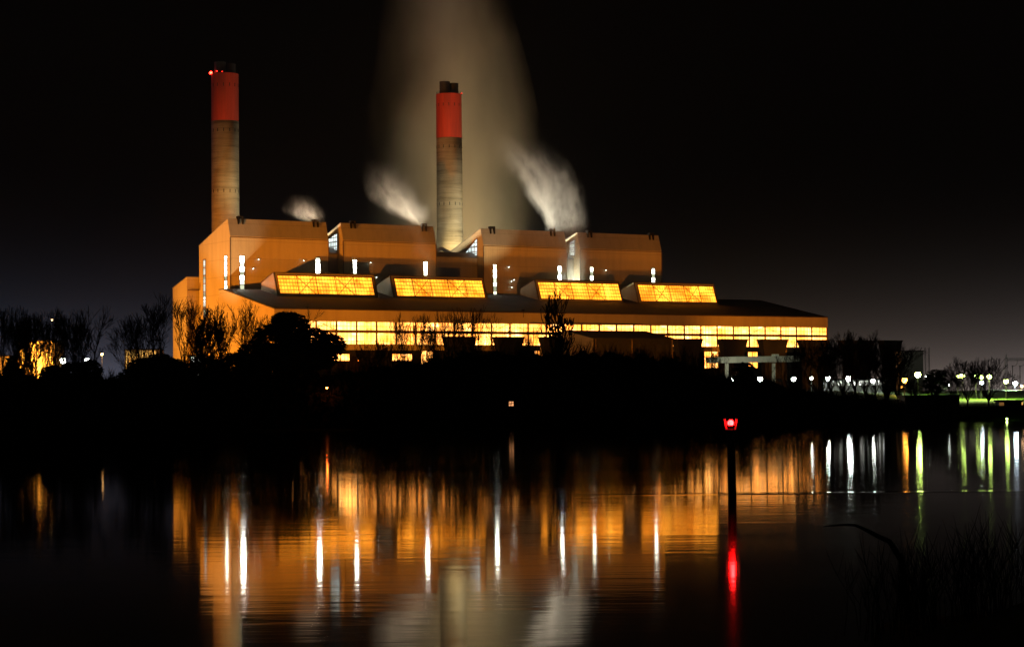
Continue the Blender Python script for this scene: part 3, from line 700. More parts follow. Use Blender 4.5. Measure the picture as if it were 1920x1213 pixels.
# switchyard gantry at the right edge
def switchyard():
    D = 640
    p = at(1887, 720, D); o = thing('switchyard_gantry', 'spindly steel switchyard gantry at the right edge, lit from below', 'switchyard', (p.x, D, gz(p.x, D)))
    b0 = Vector(o.location)
    def L(u, v, dy=0): q = at(u, v, D+dy); return Vector((q.x-b0.x, q.y-b0.y, q.z-b0.z))
    def lattice(mb, a, c, w, n):
        a, c = Vector(a), Vector(c)
        d = (c-a); side = Vector((w, 0, 0)) if abs(d.z) > abs(d.x) else Vector((0, 0, w))
        mb.bar(a-side, c-side*.9, .09); mb.bar(a+side, c+side*.9, .09)
        for k in range(n):
            p, q = a+d*k/n, a+d*(k+1)/n
            mb.bar(p-side if k % 2 else p+side, q+side if k % 2 else q-side, .06)
    b = MB(); lattice(b, L(1886, 748), L(1886.5, 670), .35, 18); b.bar(L(1886.5, 672), L(1886.5, 664), .12); part('mast', b, M['galv'], o)
    b = MB(); lattice(b, L(1980, 748), L(1980, 670), .35, 18); part('mast', b, M['galv'], o)
    b = MB(); lattice(b, L(1887, 674), L(1980, 673), .3, 24); part('crossbeam', b, M['galv'], o)
    for u in (1898.5, 1912.5, 1930):
        b = MB(); b.bar(L(u, 740), L(u, 687), .12); b.ball(L(u, 686.5), .25, 6)
        b.tube([L(u, 686.5), L(u+4, 686), L(u+8, 683), L(u+10, 675)], [.07]*4, 5); part('busbar_post', b, M['galv'], o)
    b = MB()
    for k in range(9):
        u = 1888+k*9; b.bar(L(u, 740, -6), L(u+1, 722, -6), .1)
    b.bar(L(1886, 722, -6), L(1970, 721, -6), .14); part('support_frame', b, M['galv'], o)
switchyard()

# ------------------------------------------------------------------ lamps
K_LAMP = 3.0
LAWN = .55
def lampmat(col, st, cache={}):
    k = (col, st)
    if k not in cache: cache[k] = emit('lamp_glow', col, st)
    return cache[k]
def lamp(label, u, v, D, col, st, power, rad=.3, head=True, group='street and yard lamps', arm=0, polem=None, zg=None):
    if u > 1300 and D < 700 and zg is None: rad *= 1.55; st *= .5
    p = at(u, v, D); g = gz(p.x, D) if zg is None else zg
    g = min(g, p.z-1.2)
    o = thing('street_lamp', label, 'lamp', (p.x+arm, D+.25, g), 0, group)
    h = p.z-g
    b = MB(); b.tube([(0, 0, -.3), (0, 0, h*.5), (0, 0, h+.35)], [.09, .07, .05], 8); b.tube([(0, 0, h+.3), (-arm*.5, 0, h+.5), (-arm, -.25, h+rad+.12)], [.06, .06, .06], 6); part('pole', b, polem or M['black'], o)
    b = MB(); b.lathe([(rad*.5, h+rad+.16), (rad*1.0, h+rad*.75), (rad*1.05, h+rad*.7), (rad*.4, h+rad+.1)], 12, (-arm, -.25)); part('lamp_head', b, M['steel'], o)
    b = MB(); b.ball((-arm, -.25, h), rad); part('bulb', b, lampmat(col, st*(3.5 if col in (WL, BL) and u > 1300 else 3.2 if col == YG else 1)), o)
    if power:
        if 1370 < u < 1500: point('lamp_light', (-arm, -.25-rad-.9, h-.2), power*.8, col, .3, o)
        else:                                     # hooded head: the light goes down and out, not up
            l = spot('lamp_light', (-arm, -.25-rad-.6, h-.1), (-arm, -.25-rad-.6, -50), power*(K_LAMP if col != YG else K_LAMP*LAWN), col, 168, .25, .3); l.parent = o
    return o
WL = (.92, 1, .86); YG = (.72, 1, .20); OR = (1, .34, .04); BL = (.75, .92, 1)
for a in [
 ('faint white lamp leftmost of the white row at the dark bank', 1309, 710, 520, WL, 14, 0, .22),
 ('small white lamp left of the first pale column', 1343.5, 710, 540, WL, 16, 300, .26),
 ('white lamp just right of the first pale column', 1375, 711, 560, WL, 45, 5000, .34),
 ('white lamp between the two pale columns', 1425, 710, 560, WL, 60, 9000, .40),
 ('white lamp right of the second pale column', 1488, 710, 560, WL, 50, 5000, .38),
 ('smaller white lamp among trunks left of the bright shed', 1521, 709, 540, WL, 25, 900, .28),
 ('big white lamp above the left end of the bright shed', 1552, 709, 545, WL, 85, 4500, .42),
 ('biggest white lamp above the middle of the bright shed', 1592, 710, 545, WL, 95, 4500, .44),
 ('white lamp above the right end of the bright shed', 1637, 714, 545, WL, 45, 1500, .34),
 ('amber lamp right of the tree clump', 1696, 712.5, 500, OR, 110, 4500, .42),
 ('large yellow green lamp before the olive block', 1721, 702.5, 520, YG, 95, 4000, .44),
 ('small white lamp just right of the large yellow green lamp', 1738, 706, 540, WL, 22, 0, .26),
 ('tiny white lamp low at the left of the lawn', 1779, 722, 470, WL, 18, 400, .2),
 ('small yellow green lamp leftmost in the round trees', 1796, 705.5, 480, YG, 12, 0, .26),
 ('wide yellow green lamp left in the round trees', 1804, 705, 480, YG, 24, 8640, .36),
 ('yellow green lamp between the two round crowns', 1830, 704.5, 480, YG, 18, 4800, .34),
 ('yellow green lamp behind the right round crown', 1839.5, 707, 480, YG, 18, 5760, .34),
 ('yellow green lamp at the right of the round trees', 1855, 706, 480, YG, 20, 8640, .36),
 ('pale blue lamp low between the round tree trunks', 1840.5, 717.5, 540, BL, 26, 0, .3),
 ('yellow green lamp by the switchyard mast', 1886.5, 715, 480, YG, 18, 4800, .34),
 ('blue white lamp under the switchyard busbars', 1903.5, 718.5, 600, BL, 40, 16000, .42),
 ('orange lamp at the right frame edge under the switchyard', 1916, 724, 600, (1, .55, .25), 12, 9000, .3),
 ('small orange lamp under the amber lamp', 1690.5, 725.5, 495, OR, 14, 0, .18),
 ]: lamp(*a)
lamp('tall amber lamp on a curved pole behind the left bare trees', 97.5, 600, 560, (1, .6, .25), 10, 300, .28, arm=.9)
lamp('orange lamp on a tall pole in the gap between tree groups', 191, 664, 560, (1, .5, .16), 14, 5000, .38)
lamp('white lamp behind trunks near the far left', 118, 676, 520, WL, 24, 12000, .75)
lamp('white lamp behind the rightmost left hand tree', 163, 675, 530, WL, 20, 9000, .6)
lamp('red orange lamp low on the bank beside the dark evergreen', 613, 727, 353, (1, .16, .02), 70, 0, .16, polem=M['black'])
lamp('small red orange lamp at the edge of the glowing scrub', 672, 676, 420, (1, .22, .02), 2, 0, .12, polem=M['black'])
lamp('green tipped lamp at the water edge on the right', 1888, 785, 392, (.70, 1, .25), 20, 0, .17, zg=0)

# floodlights that light the station: hooded, standing on the ground before it and on its roofs
def flood(label, p, target, power, col, ang=70, blend=.7, h=None):
    p = Vector(p); o = thing('floodlight', label, 'floodlight', p, 0, 'floodlights of the station')
    d = (Vector(target)-p); dh = Vector((d.x, d.y, 0)).normalized(); side = Vector((-dh.y, dh.x, 0))
    dn = d.normalized(); upv = side.cross(dn)*-1
    b = MB(); c = -dn*.45
    q = [c+side*a*.55+upv*b_*.4 for a, b_ in ((-1, -1), (1, -1), (1, 1), (-1, 1))]
    q2 = [x*1.0+dn*.5+side*s_*.15 for x, s_ in zip(q, (-1, 1, 1, -1))]
    b.add(q+q2, [(3, 2, 1, 0), (0, 1, 5, 4), (1, 2, 6, 5), (2, 3, 7, 6), (3, 0, 4, 7)]); part('housing', b, M['black'], o)
    b = MB(); g = h if h is not None else 1.0; b.tube([(c.x, c.y, -g), (c.x, c.y, -.3)], [.1, .08], 6); part('post', b, M['black'], o)
    l = spot('flood_beam', (0, 0, 0), (0, 0, -1), power, col, ang, blend); l.location = dn*.3; l.rotation_euler = d.to_track_quat('-Z', 'Y').to_euler(); l.parent = o
K = 1.0e5
for u_ in (1376, 1462):  # added fill lights that brighten the pale beam
    q = at(u_, 712, 596); flood('small white fill light added at the foot of the pale beam, '+('left' if u_ < 1400 else 'right')+' one', q, at(u_-6, 682, 612), 3600, (1, 1, .72), 130, .8, 1.5)
flood('yard floodlight left of the station washing the orange end wall', W(-80, 36, 9), W(0, 10, 36), 4.6*K, (1, .36, .035), 75, .8, 3)
flood('yard floodlight far left of the hall, the main wash', W(-150, -112, 12), W(30, 0, 62), 26*K, SOD, 44, .9, 5)
flood('ground floodlight before the first roof skylight', W(10, -150, 9), W(75, -10, 58), 2.8*K, SOD, 60, .9, 3)
flood('ground floodlight before the third roof skylight', W(110, -165, 20), W(165, -20, 46), 2.2*K, SOD, 65, .9, 3)
flood('ground floodlight before the right end of the hall', W(215, -150, 9), W(245, -40, 45), 3.0*K, SOD, 60, .9, 3)
# chimney floods stand on the boiler house roofs
flood('roof floodlight behind the first boiler house aimed at the left chimney', W(c1s-6, 20, 77.5), W(c1s, TC, 135), .55*K, WARM, 80, .8, 1.5)
flood('roof floodlight behind the second boiler house aimed at the right chimney', W(c2s-12, 18, 77.5), W(c2s, TC, 135), .30*K, WARM, 80, .8, 1.5)
flood('roof floodlight behind the third boiler house aimed at the right chimney', W(c2s+30, 18, 77.5), W(c2s, TC, 130), .20*K, (1, .72, .38), 60, .7, 1.5)
flood('distant floodlight lifting the upper left chimney', W(-40, -60, 9), W(c1s, TC, 130), 3.0*K, (1, .78, .42), 26, .6, 3)
flood('distant floodlight lifting the upper right chimney', W(105, -60, 42), W(c2s, TC, 132), 1.35*K, (1, .80, .44), 34, .6, 3)
# white floods among the roofs, under the steam
flood('white floodlight low between the middle boiler houses', W(c2s-4, 38, 50), W(c2s+4, 85, 110), 2.1*K, (1, .68, .27), 110, .8, 2)
flood('white floodlight behind the third boiler house roof', W(c2s+36, 50, 66), W(c2s+34, 95, 120), 2.2*K, (1, .72, .30), 120, .8, 2)

# ------------------------------------------------------------------ marker pile in the river
mp = at(1373, 929, 97.2); px = mp.x
pile = thing('marker_pile', 'dark river marker pile with glowing red lantern', 'navigation marker', (px, 97.2, 0))
zl = at(1370, 793, 97.2).z
b = MB(); b.tube([(0, 0, -2), (0, 0, 0), (-.02, 0, zl*.5), (-.03, 0, zl-.42)], [.20, .195, .185, .175], 20); part('pile_shaft', b, M['timber'], pile, smooth=False)
b = MB(); b.lathe([(.24, zl-.42), (.26, zl-.36), (.26, zl-.30), (.1, zl-.27)], 20, (-.03, 0)); part('cap', b, M['black'], pile)
b = MB(); b.lathe([(.075, zl-.27), (.085, zl-.12), (.10, zl-.1)], 14, (-.03, 0)); ln = part('lantern', b, M['black'], pile)
b = MB(); b.lathe([(.10, zl-.1), (.135, zl-.04), (.135, zl+.06), (.06, zl+.14)], 16, (-.03, 0)); part('lens', b, emit('red_lantern_glow', (1, .0035, .0035), 150), ln)
b = MB()
for k in range(6):
    a = k*math.pi/3+.2; c, s_ = math.cos(a)*.27, math.sin(a)*.27
    b.tube([(c*.85-.03, s_*.85, zl-.32), (c*1.05-.03, s_*1.05, zl), (c*1.2-.03, s_*1.2, zl+.2)], [.012]*3, 4)
part('bird_spikes', b, M['galv'], pile)
point('lantern_light', (-.03, -.16, zl+.22), 14, (1, .02, .02), .08, pile)

# ------------------------------------------------------------------ trees
def rnd_perp(rg, d):
    while True:
        v = Vector((rg.uniform(-1, 1), rg.uniform(-1, 1), rg.uniform(-1, 1)))
        c = d.cross(v)
        if c.length > .1: return c.normalized()
def bare_tree(seed, H, stems=3, spread=.35, upw=.25, fork=(.35, .6), levels=6, trunk=.12, rbase=.022, squeeze=1.0, tmin=.034):
    rg = random.Random(seed); tk, cr = MB(), MB()
    def grow(p, d, L, r, lev):
        n = 4 if lev < 2 else 3
        pts, rads = [p.copy()], [r]
        for i in range(n):
            d = (d + rnd_perp(rg, d)*rg.uniform(0, .13 if lev < 3 else .2) + Vector((0, 0, upw*.25))).normalized()
            p = p + d*(L/n); pts.append(p.copy()); rads.append(max(tmin, r*(1-.35*(i+1)/n)))
        (tk if lev < 2 else cr).tube(pts, rads, 6 if lev < 2 else (4 if lev == 2 else 3), lev < 2)
        if lev >= levels: return
        k = 2 if rg.random() < .7 or lev >= levels-1 else 3
        for j in range(k):
            th = rg.uniform(*fork)*(.45 if j == 0 else 1)
            ax = rnd_perp(rg, d); nd = (d*math.cos(th)+ax*math.sin(th))
            nd = (nd + Vector((0, 0, upw))).normalized()
            nd.x *= squeeze; nd.y *= squeeze; nd.normalize()
            grow(p, nd, L*rg.uniform(.66, .86), rads[-1]*rg.uniform(.65, .85), lev+1)
        # side shoots along the limb, each carrying a few twigs
        if lev >= 1:
            for q in pts[1:]:
                for _ in range(2 if lev < 3 else 1):
                    if rg.random() < .8:
                        th = rg.uniform(.45, .9); ax = rnd_perp(rg, d); nd = (d*math.cos(th)+ax*math.sin(th)+Vector((0, 0, upw))).normalized()
                        grow(q, nd, min(L*.55, H*.10)*rg.uniform(.6, 1.1), r*.4, max(lev+2, levels-1))
    base = Vector((0, 0, -.5))
    if trunk > 0:
        tp = Vector((rg.uniform(-.2, .2), rg.uniform(-.2, .2), H*trunk)); tk.tube([base, tp*.5, tp], [H*rbase*1.25, H*rbase, H*rbase*.9], 8); base = tp
    L0 = H*.27
    for j in range(stems):
        a = 2*math.pi*j/stems+rg.uniform(-.5, .5); th = rg.uniform(.3, 1)*spread if stems > 1 else .03
        grow(base.copy(), Vector((math.cos(a)*math.sin(th), math.sin(a)*math.sin(th), math.cos(th))), L0*rg.uniform(.85, 1.1), H*rbase*(.8 if stems == 1 else .62), 1)
    top = max(v[2] for v in cr.v); wid = max(max(abs(v[0]), abs(v[1])) for v in cr.v)
    xs = sorted(v[0] for v in cr.v); wid = max(-xs[len(xs)//200], xs[-len(xs)//200-1])
    return mesh_of('trunk', tk, M['bark'], True), mesh_of('crown', cr, M['twig']), top, wid
PR = {}
for i, sd in enumerate((11, 23, 37, 41)): PR['vase%d' % i] = bare_tree(sd, 18, 4, .55, .22)
for i, sd in enumerate((5, 17, 29)): PR['round%d' % i] = bare_tree(sd, 18, 1, .2, .10, (.4, .75), 6, .2)
for i, sd in enumerate((3, 8)): PR['up%d' % i] = bare_tree(sd, 18, 5, .22, .55, (.18, .34), 6, .05, .016)
for i, sd in enumerate((91, 97)): PR['dome%d' % i] = bare_tree(sd, 12, 7, 1.0, .10, (.35, .65), 6, .12, .020, tmin=.045)
for i, sd in enumerate((131, 137, 149)): PR['grove%d' % i] = bare_tree(sd, 18, 5, .75, .22, (.28, .55), 6, .22, .016, tmin=.038)
PR['poplar'] = bare_tree(77, 20, 3, .10, .95, (.16, .30), 5, .08, .016)
for i, sd in enumerate((61, 62)): PR['bush%d' % i] = bare_tree(sd, 6, 9, 1.0, .25, (.35, .7), 4, .0, .012)
print('twig faces', {k: (len(v[1].polygons), round(v[2], 1), round(v[3], 1)) for k, v in PR.items()})
def tree(label, u, vtop, wpx, D, kind, group='bare trees along the far bank', rz=None, name='bare_tree', g=None):
    tk, cr, top, wid = PR[kind]
    p = at(u, vtop, D); g = gz(p.x, D) if g is None else g
    sz = (p.z-g)/top; sx_ = (wpx*D/F/2)/wid
    rg = random.Random(int(u*7+vtop)); rz = rg.uniform(0, 6.28) if rz is None else rz
    o = thing(name, label, 'tree', (p.x, D, g), 0, group); o.scale = (sx_, sx_, sz)
    for nm, me in (('trunk', tk), ('crown', cr)):
        c = bpy.data.objects.new(nm, me); COL.objects.link(c); c.parent = o; c.rotation_euler = (0, 0, rz)
TREES = [
 ('dense bare tree cut by the left frame edge', 8, 567, 110, 375, 'grove0'),
 ('tall bare tree in front of the bright orange yard building', 62, 574, 100, 380, 'grove1'),
 ('bare tree around the tall amber lamp pole', 102, 573, 100, 372, 'grove2'),
 ('rightmost bare tree of the left group with wide open fan of limbs', 155, 571, 105, 366, 'vase2'),
 ('thin bare tree behind the left group filling its middle', 40, 572, 90, 392, 'grove1'),
 ('slim bare tree between the two white lamps at left', 132, 578, 80, 395, 'grove0'),
 ('slender bare tree before the left half of the bright yard building', 48, 590, 60, 370, 'up0'),
 ('slender bare tree before the right edge of the bright yard building', 88, 586, 64, 369, 'vase3'),
 ('big spreading bare tree left of the orange annex', 285, 545, 165, 368, 'vase3'),
 ('low spreading bare tree leaning into the gap over the orange lamp', 250, 592, 95, 362, 'vase1'),
 ('bare tree in front of the orange annex wall', 348, 552, 115, 372, 'vase0'),
 ('bare tree at the foot of the dim end wall strip window', 398, 570, 80, 378, 'up1'),
 ('narrow bare tree on the orange hall gable, left one', 428, 556, 62, 384, 'round1'),
 ('wide bare tree on the orange hall gable, right one', 470, 560, 84, 380, 'vase2'),
 ('bare tree poking above the dark evergreen', 560, 568, 85, 392, 'round0'),
 ('small bare tree right of the evergreen, against the window band', 622, 600, 56, 372, 'round2'),
 ('bare tree at the left end of the row before the hall windows', 762, 583, 74, 380, 'grove1'),
 ('slender bare tree second in the row before the hall windows', 800, 585, 70, 388, 'grove2'),
 ('straight bare tree third in the row before the hall windows', 835, 577, 76, 376, 'grove0'),
 ('tallest bare tree in the row above the black left housing', 883, 572, 84, 384, 'vase1'),
 ('bare tree at the right end of the row before the hall windows', 930, 584, 66, 379, 'round2'),
 ('short thin bare tree between second and third black housing', 990, 607, 56, 374, 'vase3'),
 ('low bare tree before the left lower hall openings', 722, 630, 60, 368, 'vase0'),
 ('low bare tree left of the bright hall doorway', 690, 634, 62, 372, 'vase2'),
 ('small bare tree before the front of the gabled shed', 1195, 648, 60, 372, 'vase1'),
 ('small twiggy tree under the gabled shed eave', 1150, 655, 55, 376, 'vase2'),
 ('bare tree below the grey housing right of the shed', 1278, 642, 62, 378, 'vase3'),
 ('bare tree with bent limbs left of the pale beam', 1325, 650, 66, 374, 'vase0'),
 ('twiggy bare tree crossing the left column of the pale beam', 1362, 662, 56, 380, 'round1'),
 ('small bare tree right of the pale beam column', 1440, 672, 50, 386, 'round0'),
 ('bare tree in front of the last glowing gap of the hall', 1492, 634, 95, 388, 'vase3'),
 ('bare tree below the right end of the hall', 1535, 632, 95, 392, 'vase1'),
 ('tall bare tree just right of the hall end', 1580, 617, 110, 396, 'dome1'),
 ('highest crown of the right clump, above the bright shed', 1622, 617, 120, 400, 'dome0'),
 ('rightmost bare tree of the clump, left of the olive block', 1660, 634, 115, 402, 'vase2'),
 ('thin stemmed bare tree behind the right clump', 1602, 626, 85, 420, 'vase0'),
 ('rounded bare tree on the lawn, left crown of the pair', 1812, 667, 112, 405, 'dome0'),
 ('rounded bare tree on the lawn, right crown of the pair', 1852, 668, 104, 407, 'dome1'),
 ('small leaning bare tree on the lawn left of the pair', 1786, 694, 52, 405, 'dome1'),
 ('rounded bare tree filling the clump below the hall end', 1556, 645, 100, 408, 'dome1'),
 ('rounded bare tree in the middle of the right clump', 1640, 640, 100, 412, 'dome0'),
 ('rounded bare tree at the clump edge before the olive block', 1682, 664, 70, 406, 'dome1'),
 ('low bare tree by the amber lamp', 1712, 706, 64, 404, 'dome0'),
 ('low bare tree in front of the large yellow green lamp', 1745, 712, 60, 405, 'dome1'),
]
for t in TREES: tree(*t)
tree('twin stemmed upright poplar in front of the third skylight', 1050, 541, 50, 382, 'poplar', 'poplars', name='poplar_tree')
for (l, u, v, w, D) in [('bare scrub bush glowing red orange beside the evergreen', 664, 662, 62, 417), ('bare scrub bush dim red, right of the glowing one', 705, 668, 50, 415), ('bare scrub bush dim red, left of the glowing one', 636, 668, 50, 418),
                        ('bare bush at the water edge near the pump house', 1665, 742, 60, 402), ('bare bush below the lit white shed', 1610, 738, 70, 400)]:
    tree(l, u, v, w, D, 'bush%d' % (u % 2), 'bare bushes on the far bank', name='bare_bush')

def leaf_blob(mb, rg, c, rad, n, size):
    for _ in range(n):
        while True:
            q = Vector((rg.uniform(-1, 1), rg.uniform(-1, 1), rg.uniform(-1, 1)))
            if .35 < q.length < 1: break
        p = Vector((c[0]+q.x*rad[0], c[1]+q.y*rad[1], c[2]+q.z*rad[2]))
        a = rnd_perp(rg, Vector((0, 0, 1)))*size*rg.uniform(.5, 1.2); b = Vector((rg.uniform(-.6, .6), rg.uniform(-.6, .6), rg.uniform(-1, 1)))*size*rg.uniform(.4, .9)
        mb.quad(p-a, p+b*.6, p+a, p-b*.6)
def evergreen(label, D, ub, blobs, seed):
    # blobs: (u, v, rx px, ry px)
    rg = random.Random(seed); p = at(ub, 740, D); g = gz(p.x, D)
    o = thing('evergreen_tree', label, 'tree', (p.x, D, g), 0, 'dark evergreens on the far bank')
    b0 = Vector(o.location); cr = MB(); tk = MB()
    top = None
    for (u, v, rx, ry) in blobs:
        c = at(u, v, D)-b0; k = D/F
        leaf_blob(cr, rg, c, (rx*k, rx*k*.8, ry*k), int(38*rx*ry/14), .42)
        lo = Vector((c.x*.25, 0, max(.5, c.z*.35)))
        tk.tube([(0, 0, -.5), lo, (lo+c)/2, c], [.35, .28, .16, .06], 6)
    part('trunk', tk, M['bark'], o); part('crown', cr, M['leaf'], o)
evergreen('broad dark evergreen with lumpy crown before the hall corner', 364, 540, [(545, 615, 38, 30), (510, 640, 40, 34), (585, 640, 45, 26), (620, 648, 30, 22), (560, 670, 60, 32), (480, 672, 40, 34), (608, 672, 26, 20), (532, 600, 24, 16), (440, 690, 40, 30), (500, 705, 60, 30)], 1)
evergreen('dark conical evergreen at the far left before the orange building', 358, 22, [(22, 680, 10, 14), (22, 698, 17, 18), (22, 722, 30, 20)], 2)
evergreen('low dome of evergreen under the left white lamps', 360, 140, [(140, 700, 32, 22), (170, 694, 22, 20), (100, 704, 26, 20), (120, 722, 60, 20), (178, 715, 16, 16)], 3)
evergreen('low evergreen dome in front of the orange glazed facade', 359, 275, [(270, 692, 34, 22), (300, 684, 30, 22), (330, 694, 30, 22), (250, 710, 34, 20), (385, 690, 34, 26)], 4)
evergreen('drooping layered evergreen beside the pale beam', 377, 1392, [(1394, 684, 17, 4), (1405, 690, 11, 4), (1386, 692, 14, 4), (1398, 700, 15, 5), (1388, 709, 16, 6), (1394, 720, 14, 8)], 5)
evergreen('round green lit bush left of the lawn', 470, 1758, [(1752, 706, 15, 14), (1765, 704, 12, 12), (1744, 718, 14, 14), (1760, 722, 22, 14)], 6)

q = at(668, 694, 409); point('yard_light', (q.x, q.y, q.z), 900, (1, .17, .012), .3)
# undergrowth on the far bank: one uncountable mass
def undergrowth():
    rg = random.Random(9); b = MB()
    prof = [(-80, 705), (0, 704), (60, 712), (180, 712), (205, 722), (230, 714), (300, 706), (420, 704), (600, 706), (650, 700), (700, 692), (820, 676), (860, 664), (1080, 664), (1120, 662), (1300, 676), (1350, 704), (1420, 712), (1500, 720), (1580, 737), (1700, 748), (1735, 752)]
    def vt(u):
        for (a, va), (c, vc) in zip(prof, prof[1:]):
            if a <= u <= c: return va+(vc-va)*(u-a)/(c-a)
        return prof[-1][1]
    def lump(u): return 4*math.sin(u*.11)+3*math.sin(u*.27+1)+2*math.sin(u*.61+2)
    # solid body of the thicket
    n = 240; rows = []
    us = [-80+1815*i/n for i in range(n+1)]
    for i, u in enumerate(us):
        x = xat(u, 360, 740); yb = bank_y(x); top = at(u, vt(u)+7-lump(u), yb+16).z
        g0 = gz(x, yb+3)
        zt = max(top, g0+.6)
        rows.append([(x, yb+1.5, -.2), (x, yb+5, g0+(zt-g0)*.55), (x, yb+11, g0+(zt-g0)*.9), (x, yb+17, zt), (x, yb+26, zt*.9), (x, yb+34, 3)])
    for r in rows: b.v += r
    for i in range(n):
        for j in range(5): a = i*6+j; b.f.append((a, a+6, a+7, a+1))
    for _ in range(26000):
        i = rg.randrange(n); r = rows[i]; k = rg.choice((0, 1, 1, 2, 2, 2, 3, 3, 3)); t = rg.random()
        a, c = Vector(r[k]), Vector(r[k+1]); e = Vector(rows[min(n, i+1)][k])
        p = a.lerp(c, t) + (e-a)*rg.random() + Vector((0, 0, rg.uniform(-.1, .55)))
        q = rnd_perp(rg, Vector((0, 0, 1)))*rg.uniform(.25, .6); s_ = Vector((rg.uniform(-.3, .3), rg.uniform(-.3, .3), rg.uniform(.2, .7)))
        b.quad(p-q, p-s_*.5, p+q, p+s_)
    for _ in range(4200):
        i = rg.randrange(n); r = rows[i]; p = Vector(r[rg.choice((2, 3, 3, 3))])+Vector((rg.uniform(-.8, .8), rg.uniform(-2, 2), -.4))
        h = rg.uniform(.7, 1.6)+rg.random()**3*2.4; d = Vector((rg.uniform(-.4, .4), rg.uniform(-.4, .4), 1))
        e = p+d*h*.55; f = p+d*h+Vector((rg.uniform(-.3, .3), 0, 0))
        b.tube([p, e, f], [.05, .038, .015], 3, False)
        for _k in range(2):
            b.tube([e, e+Vector((rg.uniform(-.5, .5), rg.uniform(-.3, .3), rg.uniform(.3, .8)))*h*.45], [.03, .012], 3, False)
    o = part('undergrowth', b, M['scrub']); tag(o, 'black mass of scrub and brambles covering the far river bank', 'undergrowth', kind='stuff')
undergrowth()

# near bank: bare thicket at the right, dead branch over the water, grass at the bottom edge
def near_bush(label, u, D, vtop, w, n, seed):
    rg = random.Random(seed); p = at(u, 1150, D); g = gz(p.x, D)
    o = thing('bare_thicket', label, 'bush', (p.x, D, g), 0, 'bare thicket on the near bank')
    zt = at(u, vtop, D).z-g
    b = MB(); st = MB()
    for i in range(n):
        x0 = rg.gauss(0, w*.36); y0 = rg.uniform(-1.2, 1.2); h = zt*rg.uniform(.55, 1.0)*(1-.30*min(1, abs(x0)/w))
        lean = rg.uniform(-.28, .28)+x0*.10
        pts = [(x0, y0, -.2)]; 
        for k in range(1, 5): pts.append((x0+lean*h*(k/4)**1.6*1.5+rg.uniform(-.06, .06), y0+rg.uniform(-.08, .08), h*(k/4)*(1-.05*k*abs(lean)*4)))
        st.tube(pts, [.010, .008, .006, .004, .002], 4, False)
        for k in (1, 2, 2, 3, 3):
            q = Vector(pts[k]); d = Vector((rg.uniform(-.5, .5), rg.uniform(-.4, .4), rg.uniform(.5, 1))).normalized(); L = h*rg.uniform(.15, .4)
            e = q+d*L*.5+Vector((0, 0, .03)); e2 = q+d*L+Vector((0, 0, L*.2)); b.tube([q, e, e2], [.007, .005, .002], 3, False)
    b.add(st.v, st.f); q_ = mesh_of('bare_thicket', b, M['twig']); bpy.data.objects.remove(o); o = bpy.data.objects.new('bare_thicket', q_); COL.objects.link(o); o.location = (p.x, D, g); tag(o, label, 'bush', 'bare thicket on the near bank')
near_bush('bare twiggy thicket on the near bank, left part by the dead branch', 1685, 38, 1000, 1.2, 40, 1)
near_bush('bare twiggy thicket on the near bank, middle part', 1780, 36, 968, 1.3, 52, 2)
near_bush('bare twiggy thicket on the near bank, cut by the right edge', 1885, 34, 950, 1.4, 52, 3)
def branch():
    D = 40; b = MB()
    pts = [at(u, v, D) for u, v in ((1544, 986), (1562, 985), (1585, 983.5), (1603, 984), (1622, 992), (1642, 1003), (1668, 1015), (1690, 1050))]
    o = thing('dead_branch', 'dead arched branch reaching over the water from the right bank', 'branch', (pts[-1].x, D, pts[-1].z))
    b0 = Vector(o.location); b.tube([p-b0 for p in pts]+[Vector((.15, .1, gz(b0.x, D)-b0.z-.1))], [.010, .017, .023, .028, .036, .044, .05, .06, .07], 7); part('limb', b, M['bark'], o)
branch()
def grass():
    rg = random.Random(4); b = MB()
    for _ in range(1500):
        x = rg.gauss(.25, .30) if rg.random() < .75 else rg.uniform(-3, 3)
        D = rg.uniform(12.2, 14.5); x = x*D/13+.25*D/13*.0; g = gz(x, D)
        lim = 4.4-.1145*D                     # blade tips mostly stay under the frame edge
        c = math.exp(-((x-.30)/.22)**2)
        h = max(.05, (lim-g)*rg.uniform(.55, 1.0) + rg.random()**4*.09*c)
        a = rg.uniform(-.25, .25)*h*.4; wv = rg.uniform(.003, .006)
        p0 = Vector((x, D, g-.05)); p1 = Vector((x+a*.4, D+rg.uniform(-.05, .05), g+h*.6)); p2 = Vector((x+a*1.4, D, g+h))
        b.add([p0-Vector((wv, 0, 0)), p0+Vector((wv, 0, 0)), p1+Vector((wv*.8, 0, 0)), p1-Vector((wv*.8, 0, 0)), p2], [(0, 1, 2, 3), (3, 2, 4)])
    o = part('grass', b, M['grassblade']); tag(o, 'dark grass tips poking up at the bottom edge of the near bank', 'grass', kind='stuff')
grass()

